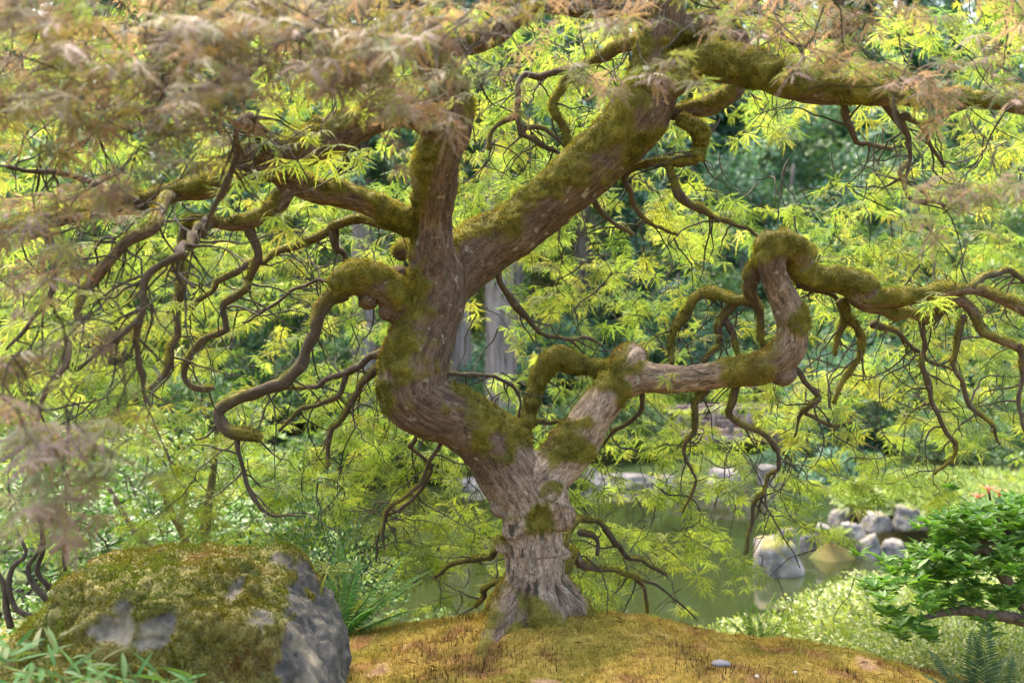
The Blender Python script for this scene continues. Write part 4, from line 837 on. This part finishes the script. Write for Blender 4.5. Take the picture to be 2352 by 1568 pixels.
# leafy bush on the right with two crooked limbs
bushY = 3.9
bush = thing('evergreen_bush', (at(2420, 0, 3.9)[0], 3.9, G(at(2420, 0, 3.9)[0], 3.9)), 'glossy green bush with crooked brown limbs at the pond edge', 'bush')
cs = []
for (x, y, rx, ry, n) in [(2230, 1230, 100, 60, 34), (2330, 1215, 70, 50, 26), (2150, 1290, 110, 50, 34), (2080, 1340, 90, 50, 20), (2290, 1330, 90, 70, 28), (2170, 1390, 110, 40, 26), (2330, 1260, 60, 60, 22), (2060, 1400, 70, 30, 8), (2130, 1450, 80, 30, 8), (2400, 1300, 80, 160, 40), (2200, 1190, 50, 20, 8), (2270, 1185, 70, 26, 16), (2345, 1175, 50, 30, 14), (2210, 1310, 90, 50, 24), (2330, 1390, 70, 40, 14)]:
    for _ in range(n): cs.append(at(x + RNG.normal(0, rx * .6), y + RNG.normal(0, ry * .6), 3.9 + RNG.normal(0, .18)))
cs = np.array(cs); nl_ = 16; pc = np.repeat(cs, nl_, 0); n = len(pc); a = RNG.uniform(0, 6.28, n)
f = np.column_stack([np.cos(a), np.sin(a), RNG.uniform(-.1, .9, n)]); u = np.column_stack([RNG.normal(0, .3, n) - np.cos(a) * .4, RNG.normal(0, .3, n) - np.sin(a) * .4, np.ones(n)])
pc = pc + RNG.normal(0, .006, pc.shape); ln_ = RNG.uniform(.04, .07, n); wd_ = RNG.uniform(.019, .027, n)
BPAL = [(.11, .25, .04), (.15, .31, .05), (.07, .18, .035), (.20, .36, .07)]
vis = (pc[:, 0] / pc[:, 1] < .5); nearest = np.argsort(np.where(vis, pc[:, 1], 9))[:300]; rest_ = np.setdiff1d(np.arange(n), nearest)
M_BUSHL = leafmat('bush_leaf', .4, (1.1, 1.2, .5), .4, .5, ramp=BPAL)
BLM = mesh('leaf', LFV * (.4, 1, 1), LFT, M_BUSHL)
for i in nearest:
    r_, f_, u_ = rot_basis(f[i], u[i]); o = obj('leaf', BLM, bush)
    o.matrix_local = Matrix.Translation(Vector(pc[i] - np.array(bush.location))) @ Matrix(((r_[0], f_[0], u_[0], 0), (r_[1], f_[1], u_[1], 0), (r_[2], f_[2], u_[2], 0), (0, 0, 0, 1))) @ Matrix.Scale(float(ln_[i]), 4)
v, f, c = blades(pc[rest_], f[rest_], u[rest_], ln_[rest_], wd_[rest_], pick(BPAL, len(rest_), RNG))
stuff(part('foliage', v, f, M_GREEN, bush, False, col=c))
def limb(root, name, pts, mat, seg=9):
    s = spline([tuple(at(x, y, Y)) + (m(r, Y),) for x, y, Y, r in pts], .02); k = len(s); t = np.arange(k) * .3
    rr = s[:, 3] * (1 + .15 * pn(np.column_stack([t, t * 0 + pts[0][0], t * 0]))); V, F, T = tube(s[:, :3], rr, seg); return part(name, V, [F, T], mat, root, True)
M_BL = plainbark('bush_limb', (.07, .045, .03), (.20, .14, .10), 3, .3)
limb(bush, 'limb', [(2430, 1470, 3.9, 15), (2352, 1425, 3.9, 14), (2280, 1412, 3.9, 12), (2200, 1402, 3.9, 10), (2120, 1420, 3.9, 6), (2080, 1450, 3.9, 4)], M_BL)
limb(bush, 'limb', [(2440, 1480, 3.95, 18), (2360, 1400, 3.92, 16), (2310, 1330, 3.9, 14), (2275, 1270, 3.9, 12), (2230, 1258, 3.9, 9), (2190, 1280, 3.9, 6)], M_BL)
limb(bush, 'limb', [(2300, 1310, 3.9, 9), (2330, 1250, 3.9, 7), (2290, 1190, 3.9, 4)], M_BL)
limb(bush, 'limb', [(2250, 1262, 3.9, 6), (2180, 1300, 3.88, 4), (2100, 1350, 3.86, 3)], M_BL)
# stalk with orange blooms
lily = thing('azalea_bloom', at(2290, 1250, 4.5), 'coral orange trumpet blooms rising above the glossy green bush', 'flower')
limb(lily, 'stalk', [(2290, 1250, 4.5, 3), (2280, 1190, 4.5, 3), (2272, 1130, 4.5, 2.5)], M_STEM)
for x_ in (2246, 2296): limb(lily, 'stalk', [(2279, 1180, 4.5, 2.5), ((2279 + x_) / 2, 1155, 4.5, 2.2), (x_, 1140, 4.5, 2)], M_STEM)
def petal_mesh():
    t = np.linspace(0, 1, 5); wd_ = np.array([.05, .16, .2, .14, 0]); v = []; f = []
    for i_, (a, b) in enumerate(zip(t, wd_)):
        v += [(-b, a, .35 * a * a), (0, a, .35 * a * a - b * .35), (b, a, .35 * a * a)]
        if i_: o = 3 * (i_ - 1); f += [(o, o + 1, o + 4, o + 3), (o + 1, o + 2, o + 5, o + 4)]
    return mesh('petal', np.array(v), np.array(f), M_FLOWER, True)
PET = petal_mesh()
for (x, y) in [(2246, 1136), (2270, 1118), (2296, 1126)]:
    p0 = at(x, y + 8, 4.5) - np.array(lily.location); bm_ = part('bloom', np.array(lily.location) + p0 + iv * (.007, .007, .014), if_, M_FLOWER, lily, True)
    for k in range(6):
        o = obj('petal', PET, bm_); o.location = p0; o.rotation_euler = Matrix.Rotation(k * 1.047 + x, 3, 'Z').to_4x4().to_euler()
        o.rotation_euler = (Matrix.Rotation(k * 1.047 + x, 4, 'Z') @ Matrix.Rotation(.85, 4, 'X')).to_euler(); o.scale = (.044, .044, -.044)
# dark stems of the shrub left of the boulder
lst = thing('bare_stemmed_shrub', at(60, 1440, 3.9), 'dark twisting bare stems left of the boulder under green leaves', 'shrub')
for pts in [[(90, 1420, 3.8, 12), (40, 1400, 3.8, 11), (20, 1350, 3.8, 11), (30, 1300, 3.82, 10), (60, 1270, 3.84, 8), (30, 1200, 3.86, 6), (20, 1120, 3.86, 4)],
            [(110, 1380, 3.85, 11), (75, 1340, 3.85, 11), (65, 1300, 3.86, 9), (95, 1250, 3.88, 8), (90, 1150, 3.9, 5)],
            [(115, 1350, 3.9, 12), (85, 1310, 3.9, 10), (100, 1260, 3.9, 9), (92, 1200, 3.92, 6), (70, 1130, 3.95, 4)],
            [(25, 1440, 3.8, 14), (15, 1400, 3.8, 13), (8, 1340, 3.8, 10), (-20, 1280, 3.8, 8), (-10, 1180, 3.85, 5)],
            [(150, 1310, 4.2, 7), (145, 1270, 4.2, 6), (152, 1200, 4.2, 5), (150, 1120, 4.2, 3)]]:
    limb(lst, 'stem', [(a_, b_, c_, d_ * .6) for a_, b_, c_, d_ in pts], M_STEM)
n = 900; p = np.array([at(x, y, Y) for x, y, Y in zip(RNG.uniform(-60, 230, n), RNG.uniform(1060, 1480, n), RNG.uniform(3.9, 4.9, n))]); d = RNG.normal(size=(n, 3))
v, f, c = blades(p, d, RNG.normal(0, .4, (n, 3)) + (0, 0, 1), RNG.uniform(.03, .06, n), RNG.uniform(.012, .022, n), pick(GB + DARK, n, RNG)); stuff(part('foliage', v, f, M_GREEN, lst, False, col=c))
# mossy little trunks behind the boulder
for lab, pts, mt in [('straight mossy stem standing right behind the boulder', [(470, 1330, 4.4, 13), (472, 1250, 4.4, 12), (474, 1190, 4.4, 11), (490, 1080, 4.4, 8), (500, 960, 4.45, 5)], M_MSTEM),
                     ('leaning reddish stem behind the boulder top', [(360, 1290, 4.8, 9), (325, 1240, 4.8, 9), (290, 1190, 4.8, 7), (250, 1120, 4.8, 5)], M_BL),
                     ('mossy forked stem among the shrubs behind the boulder', [(435, 1290, 5.0, 10), (415, 1215, 5.0, 9), (390, 1170, 5.0, 9), (370, 1110, 5.0, 6)], M_MSTEM),
                     ('pale bare stem beside the mossy forked stem', [(420, 1250, 5.1, 6), (415, 1190, 5.1, 6), (430, 1130, 5.1, 5), (450, 1090, 5.1, 3)], M_BL)]:
    b0 = at(*pts[0][:3]); root = thing('young_tree', (b0[0], b0[1], b0[2]), lab, 'tree')
    pts = [(pts[0][0], pts[0][1] + 180, pts[0][2], pts[0][3])] + pts; limb(root, 'trunk', pts, mt)
    n = 130; e = at(*pts[-1][:3]); p = e + RNG.normal(0, .12, (n, 3)); d = RNG.normal(size=(n, 3))
    v, f, c = blades(p, d, RNG.normal(0, .4, (n, 3)) + (0, 0, 1), RNG.uniform(.03, .05, n), RNG.uniform(.012, .02, n), pick(GB, n, RNG)); stuff(part('crown', v, f, M_GREEN, root, False, col=c))

# ------------------------------------------------------------------ ferns
def frond(root, p0, az, L, rise, droop, wid, npin, pal):
    t = np.linspace(0, 1, npin); h = np.array([math.cos(az), math.sin(az), 0]); d0 = h * math.cos(rise) + np.array([0, 0, math.sin(rise)])
    c = p0 + d0 * (t * L)[:, None] - np.array([0, 0, 1]) * (droop * L * t ** 2)[:, None]
    T = np.gradient(c, axis=0); T /= np.linalg.norm(T, axis=1)[:, None]; sd = np.cross(T, [0, 0, 1]); sd /= np.linalg.norm(sd, axis=1)[:, None] + 1e-9; up = np.cross(sd, T)
    ps = []; fs = []; us = []; ls = []
    for i in range(2, npin):
        wl = wid * math.sin(math.pi * min(1, .12 + t[i] * .88) ** .75) + .004
        for s in (-1, 1): ps.append(c[i]); fs.append(sd[i] * s + T[i] * .45 - up[i] * .18 + RNG.normal(0, .05, 3)); us.append(up[i] + RNG.normal(0, .1, 3)); ls.append(wl * RNG.uniform(.9, 1.1))
    ls = np.array(ls); V, F, Cc = blades(np.array(ps), np.array(fs), np.array(us), ls, np.full(len(ls), L / npin * .68), pick(pal, len(ls), RNG, .15))
    sv, sf, _ = tube(c, np.linspace(.0025, .0006, npin), 4, False); o = len(V)
    part('frond', np.vstack([V, sv]), [F, sf + o], M_FERN, root, False, col=np.vstack([Cc, np.tile([.10, .12, .03], (len(sv), 1))]))
FERN = [(.10, .23, .05), (.13, .27, .06), (.09, .21, .06)]
def fern(p, label, fr, npin=34, pal=FERN, name='fern'):
    root = thing(name, p, label, 'fern')
    for (az, L, rise, dr, wd) in fr: frond(root, np.array(p), az, L, rise, dr, wd, npin, pal)
    return root
pf = at(775, 1478, 3.42)
fern(pf, 'sword fern with long arching fronds beside the boulder', [(-.05, .44, .85, .25, .06), (.35, .50, .85, .3, .06), (-.15, .36, .6, .2, .055), (.15, .48, 1.05, .25, .06), (1.2, .42, 1.2, .3, .05), (2.4, .40, 1.2, .3, .05), (-.5, .30, 1.0, .35, .045), (1.7, .44, 1.35, .2, .05), (.1, .30, 1.35, .1, .045)])
pf = at(1740, 1500, 4.25)
fern(pf, 'small bright fern rising behind the moss mound crest', [(1.7, .26, 1.35, .2, .05), (.2, .28, 1.0, .25, .05), (2.9, .24, 1.0, .25, .045), (.8, .34, 1.1, .2, .03), (-.3, .24, .9, .3, .05), (2.3, .26, 1.25, .2, .05)], pal=[(.10, .20, .03), (.14, .24, .04)])
pf = at(2260, 1680, 3.0)
fern(pf, 'dark fern at the foot of the pale shrubs', [(1.5, .36, 1.3, .2, .06), (2.4, .36, 1.1, .3, .06), (.6, .36, 1.1, .3, .06), (0, .32, 1.0, .3, .06), (3.0, .34, 1.0, .35, .06), (1.1, .40, 1.3, .2, .06)], pal=[(.03, .07, .025), (.05, .09, .02)])
pf = (at(1905, 1265, 14.0)[0], 13.8, G(at(1905, 1265, 14.0)[0], 13.8) + .02)
fern(pf, 'pale green fern between the rocks of the spit', [(a, .5, 1.0, .4, .09) for a in (-2.6, -1.9, -1.2, -.6, 0, .8, 2.2, 3.2)], 24, [(.18, .26, .08), (.22, .30, .10)])
# bamboo grass in front of the boulder
bam = thing('bamboo_grass', at(170, 1640, 2.15), 'long bladed green bamboo grass in front of the boulder', 'grass plant')
def bladeleaf(seed):
    r = np.random.default_rng(seed); s = np.array([0, .12, .35, .65, .88, 1]); wv = np.array([.006, .055, .07, .055, .022, 0]); dr = r.uniform(.1, .5); V = []; F = []
    for i, (a, b) in enumerate(zip(s, wv)):
        z = -dr * a * a * .6
        V += [(-b, a, z + b * .4), (0, a, z), (b, a, z + b * .4)]
        if i: o = 3 * (i - 1); F += [(o, o + 1, o + 4, o + 3), (o + 1, o + 2, o + 5, o + 4)]
    return np.array(V), np.array(F)
M_BAM = leafmat('bamboo_leaf', .4, (1.1, 1.2, .5), .55, .2, ramp=[(.045, .14, .04), (.07, .19, .055), (.10, .20, .05), (.04, .10, .03), (.065, .17, .055), (.18, .17, .07), (.055, .15, .04)])
bl = [mesh('leaf', *bladeleaf(i), M_BAM, True) for i in range(5)]
for i in range(210):
    x = RNG.uniform(-60, 470); y = RNG.uniform(1515, 1640) if x > 150 else RNG.uniform(1465, 1640)
    if x > 250: y = RNG.uniform(1550, 1650)
    Y = RNG.uniform(1.9, 2.32); p = at(x, y, Y) - np.array(bam.location)
    a = RNG.uniform(0, 6.28); o = obj('leaf', bl[i % 5], bam); o.location = p; sc = RNG.uniform(.05, .10); o.scale = (sc, sc, sc)
    o.rotation_euler = (RNG.uniform(-.1, .8), RNG.normal(0, .3), a)
for i in range(22):
    x = RNG.uniform(-40, 420); Y = RNG.uniform(1.95, 2.3); limb(bam, 'stalk', [(x, 1700, Y, 2.2), (x + RNG.normal(0, 15), 1600, Y, 2), (x + RNG.normal(0, 30), 1520 + RNG.uniform(-20, 60), Y, 1.2)], M_BAM, 5)

litter()

# ------------------------------------------------------------------ far bank: shrubs, forest, bridge
def shr(kind, x, Y, s, label, group): shrub(kind, x, Y, 0, s, label, group)
GR = 'mounded shrubs on the far bank'
for k, lst_ in {
    'mound_mid': [(120, 20, 1.2), (420, 22, 1.3), (760, 21.5, 1.0), (960, 23, 1.0), (1220, 22, .9), (1400, 24, 1.0), (2060, 22, 1.2), (2300, 20, 1.0), (640, 26, 1.4), (1100, 26, 1.0), (240, 16, 1.1)],
    'mound_lime': [(560, 20.5, 1.0), (880, 21.8, 1.0), (1060, 21.5, .8), (1330, 23, .8), (1560, 28.5, 1.2), (1420, 27, 1.2), (1680, 28.3, 1.2), (1500, 23.5, .5), (1800, 30, 1.2), (300, 24, 1.3), (20, 24, 1.4), (730, 28, 1.3)],
    'mound_teal': [(1960, 24, 1.2), (2000, 26, 1.5), (2160, 25, 1.4), (1700, 29, 1.4), (1640, 32, 1.6), (1940, 30, 1.7), (2260, 27, 1.6), (850, 30, 1.5), (500, 30, 1.6), (1250, 31, 1.5), (180, 29, 1.7), (1960, 20.5, .7), (1840, 21.6, .6)],
    'mound_dark': [(1790, 22, .45), (1930, 22.5, .8), (2320, 24, 1.2), (1150, 29, 1.2), (1500, 31, 1.4), (2100, 29, 1.6), (960, 32, 1.5), (620, 33, 1.6), (1330, 33, 1.5)]}.items():
    for x, Y, s in lst_:
        lab = {'mound_mid': 'mid green mounded shrub on the far bank', 'mound_lime': 'yellow green mounded shrub on the far bank', 'mound_teal': 'blue green mounded shrub on the far bank', 'mound_dark': 'dark green mounded shrub on the far bank'}[k]
        shr(k, x, Y, s, lab, lab + 's')
for x, Y in [(2110, 15.5), (2230, 15.2), (2340, 15.4), (2290, 16.6), (2170, 16.8)]:
    shrub('hosta', x, Y, 0, (1.0, 1.0, 1.0), 'patch of pale broad leaves on the spit lawn', 'pale leafy patches on the spit', name='leafy_groundcover')
for x, Y, s in [(2190, 19.0, .75), (2300, 18.4, .7), (2370, 17.8, .7)]:
    shrub('mound_mid', x, Y, 0, s, 'rounded green shrub behind the pale leaves of the spit', 'green shrubs behind the spit')

def fir_mesh(seed, H, r0, clear, R, pal, nb_=150):
    r = np.random.default_rng(seed); ps = []; fs = []; us = []; ln = []
    z = np.linspace(0, H, 40); c = np.column_stack([.12 * np.sin(z * .25 + seed), .12 * np.cos(z * .2 + seed), z - .3]); rad = r0 * (1 - z / H * .9) * (1 + .5 * np.exp(-z / .5))
    tv, tf, tt = tube(c, rad, 18, True); nn = vnorm(tv, tf); tv = tv + nn * (fbm(tv * np.array([9, 9, 1.2]), 3) * .05 * r0 / .35)[:, None]
    for i in range(nb_):
        h = clear + (H - clear) * r.random() ** 1.1; L = R * (1 - ((h - clear) / (H - clear)) * .8) * r.uniform(.5, 1.15); a = r.uniform(0, 6.28); d = np.array([math.cos(a), math.sin(a), .05]); k = int(L / .16) + 2
        for j in range(k):
            t = (j + r.random()) / k; q_ = np.array([0, 0, h]) + d * L * t + np.array([0, 0, -.35 * L * t * t])
            for s in (-1, 1, 0):
                sd = np.array([-d[1], d[0], 0]) * s; ps.append(q_ + r.normal(0, .06, 3)); fs.append(d * .6 + sd * .9 + np.array([0, 0, -.55]) + r.normal(0, .25, 3)); us.append(np.array([0, 0, 1]) + r.normal(0, .3, 3)); ln.append(r.uniform(.25, .6) * (1.1 - .5 * t))
    n = len(ps); ln = np.array(ln); V, F, Cc = blades(np.array(ps), np.array(fs), np.array(us), ln, ln * .38, pick(pal, n, r), True)
    return (tv, [tf, tt]), (V, F, Cc)
def broad_mesh(seed, H, R, pal, ncl=60, nl2=130):
    r = np.random.default_rng(seed); z = np.linspace(0, H * .8, 20); c = np.column_stack([.2 * np.sin(z * .6 + seed), .2 * np.cos(z * .5), z - .2]); tv, tf, tt = tube(c, .18 * (1 - z / H * .9), 10)
    d = r.normal(size=(ncl, 3)); d /= np.linalg.norm(d, axis=1)[:, None]; d *= (r.random(ncl) ** .4)[:, None]; cc = d * np.array([R, R, H * .42]) + np.array([0, 0, H * .58])
    p = np.repeat(cc, nl2, 0); e = r.normal(size=p.shape); e /= np.linalg.norm(e, axis=1)[:, None]; e *= (r.random(len(p)) ** .45)[:, None]; p = p + e * np.array([.9, .9, .5]) * R * .26
    f = e + r.normal(0, .5, p.shape) + np.array([0, 0, -.3]); u = r.normal(0, .5, p.shape) + np.array([0, 0, 1]); ln = r.uniform(.12, .24, len(p))
    V, F, Cc = blades(p, f, u, ln, ln * .55, np.repeat(pick(pal, ncl, r, .35), nl2, 0) * r.uniform(.75, 1.25, (len(p), 1)), True)
    return (tv, [tf, tt]), (V, F, Cc)
FIR_HAZE = [tuple(1.2 * q_ for q_ in c_) for c_ in [(.055, .135, .09), (.08, .17, .11), (.04, .10, .07), (.10, .19, .105)]]  # fir greens blued and lightened to stand for haze in the air
TT = {}
def mk_tree(key, fn):
    (tv, tf), (v, f, c) = fn; TT[key] = (mesh('trunk', tv, tf, M_FIR, True), mesh('crown', v, f, M_FAR, False, col=c))
mk_tree('fir_tall', fir_mesh(21, 24, .42, 8.5, 3.6, FIR_HAZE, 170)); mk_tree('fir_full', fir_mesh(22, 20, .32, 1.0, 3.6, FIR_HAZE, 300)); mk_tree('fir_blue', fir_mesh(23, 17, .28, .6, 3.4, TEAL_HAZE, 280))
mk_tree('leafy_teal', broad_mesh(24, 8, 3.0, TEAL_HAZE + MIDG)); mk_tree('leafy_green', broad_mesh(25, 7, 3.0, MIDG + LIME)); mk_tree('leafy_light', broad_mesh(26, 6, 2.6, [(.09, .17, .06), (.12, .2, .06), (.06, .13, .06)]))
def tree(key, x, Y, s, name, label, group, dz=0):
    X = at(x, 0, Y)[0]; root = thing(name, (X, Y, G(X, Y) - .05 + dz), label, 'tree', group)
    obj('trunk', TT[key][0], root); stuff(obj('crown', TT[key][1], root)); root.scale = (s, s, s); root.rotation_euler = (0, 0, RNG.uniform(0, 6.28)); return root
for x, Y, s in [(1145, 25, 1.0), (1062, 29, .85), (842, 27, .85), (1340, 34, .8), (1240, 38, .8), (700, 36, .9), (480, 34, .9), (1190, 33, .75)]:
    tree('fir_tall', x, Y, s, 'fir_tree', {1145: 'thick grey furrowed fir trunk below the maple rising limb', 1062: 'slimmer grey fir trunk close beside the thick furrowed one', 842: 'dark fir trunk seen behind the left mossy elbow of the maple'}.get(x, 'tall bare trunked fir far back in the wood beyond the pond'), 'bare trunked firs beyond the pond')
for x, Y, s in [(560, 40, 1), (1500, 41, 1.0), (1640, 44, 1.1), (300, 42, 1.1), (60, 40, 1.1), (900, 43, 1.1), (2320, 42, 1.1), (2000, 46, 1.2), (1280, 46, 1.2), (750, 48, 1.3), (1800, 50, 1.3), (2200, 50, 1.3), (-120, 44, 1.2), (2480, 46, 1.2), (1050, 50, 1.3), (430, 50, 1.3), (150, 52, 1.3), (1550, 54, 1.4), (1400, 58, 1.4), (-350, 40, 1.2), (2700, 40, 1.2), (640, 57, 1.4), (1180, 57, 1.4)] + [(x, 62 + (x * 7 % 11), 1.6) for x in range(-300, 2800, 150)]:
    tree('fir_full', x, Y, s, 'fir_tree', 'dense dark fir with green branches low to the ground far behind', 'dense firs far behind')
for x, Y, s in [(1450, 33, .7), (1590, 36, .8), (2080, 35, .9), (2400, 33, .9), (-60, 33, .9), (260, 36, .8), (960, 38, .8)]:
    tree('fir_blue', x, Y, s, 'fir_tree', 'blue green fir with drooping sprays beyond the pond', 'blue green firs beyond the pond')
for key, lab, L_ in [('leafy_teal', 'leafy blue green tree on the slope beyond the pond', [(1720, 33, 1.0), (1830, 36, 1.2), (1960, 38, 1.2), (2150, 31, 1.0), (1560, 30, .7), (2290, 33, 1.1), (420, 31, 1.0), (640, 40, 1.2), (1760, 42, 1.4)]),
                     ('leafy_green', 'leafy mid green tree on the far bank', [(200, 26, .9), (520, 27, .8), (20, 28, 1.0), (780, 33, .9), (1120, 36, .9), (2250, 25, .8), (1380, 38, 1.0)]),
                     ('leafy_light', 'light green small tree on the far slope', [(1900, 33, 1.0), (1780, 28, .7), (2050, 30, .9), (330, 30, .9), (880, 29, .7), (2380, 27, .9)]), ('leafy_teal', 'tall leafy tree at the top of the far slope', [(1870, 46, 1.7), (1990, 52, 1.9), (1760, 52, 1.9), (1250, 50, 1.9), (2120, 48, 1.7)])]:
    for x, Y, s in L_: tree(key, x, Y, s, 'leafy_tree', lab, lab + 's')

# bridge: plank deck between curved beams, posts and rails
BY = 25.5; b0 = at(1500, 1005, BY)
bridge = thing('footbridge', (at(1700, 0, BY)[0], BY, G(at(1700, 0, BY)[0], BY)), 'weathered brown wooden footbridge with railings beyond the pond', 'bridge')
def boxm(c, sx, sy, sz, ry=0):
    v = np.array([(x, y, z) for x in (-.5, .5) for y in (-.5, .5) for z in (-.5, .5)]) * (sx, sy, sz); R_ = np.array([[math.cos(ry), 0, math.sin(ry)], [0, 1, 0], [-math.sin(ry), 0, math.cos(ry)]])
    return v @ R_.T + c, np.array([(0, 1, 3, 2), (4, 6, 7, 5), (0, 4, 5, 1), (2, 3, 7, 6), (0, 2, 6, 4), (1, 5, 7, 3)])
xa, xb = at(1525, 0, BY)[0], at(1880, 0, BY)[0]; zc = at(0, 1005, BY)[2]
def arch(t): return zc + .10 * (1 - (2 * t - 1) ** 2)
def rail(name, zoff, hh, yy, dep):
    t = np.linspace(0, 1, 13); V = []; F = []
    for i, q_ in enumerate(t):
        x = xa + (xb - xa) * q_; z = arch(q_) + zoff; V += [(x, yy - dep / 2, z - hh / 2), (x, yy + dep / 2, z - hh / 2), (x, yy + dep / 2, z + hh / 2), (x, yy - dep / 2, z + hh / 2)]
        if i: o = 4 * (i - 1); F += [(o + k, o + (k + 1) % 4, o + 4 + (k + 1) % 4, o + 4 + k) for k in range(4)]
    F += [(0, 1, 2, 3), (len(V) - 4, len(V) - 3, len(V) - 2, len(V) - 1)]; part(name, V, np.array(F), M_WOOD, bridge)
for yy in (BY - .75, BY + .75):
    rail('beam', -.04, .22, yy, .12); rail('top_rail', .70, .07, yy, .16); rail('mid_rail', .40, .06, yy, .06); rail('lower_rail', .16, .06, yy, .06)
    for i in range(9):
        t = (i + .5) / 9; V, F = boxm(np.array([xa + (xb - xa) * t, yy, arch(t) + .36]), .10, .10, .70); part('post', V, F, M_WOOD, bridge)
    for i in range(18):
        t = (i + .25) / 18; V, F = boxm(np.array([xa + (xb - xa) * t, yy, arch(t) + .30]), .05, .035, .30); part('baluster', V, F, M_WOOD, bridge)
for i in range(24):
    t = (i + .5) / 24; V, F = boxm(np.array([xa + (xb - xa) * t, BY, arch(t) + .085]), (xb - xa) / 24 - .015, 1.3, .05, -(arch(t + .02) - arch(t - .02)) / (.04 * (xb - xa))); part('plank', V, F, M_WOOD, bridge)
for t in (.06, .94):
    for yy in (BY - .6, BY + .6): 
        g_ = G(xa + (xb - xa) * t, yy); V, F = boxm(np.array([xa + (xb - xa) * t, yy, (g_ - .3 + zc - .1) / 2]), .18, .18, max(.2, zc - .1 - g_ + .3)); part('pier', V, F, M_WOOD, bridge)
print('tris', sum(len(o.data.loops) - 2 * len(o.data.polygons) for o in bpy.data.objects if o.type == 'MESH'))
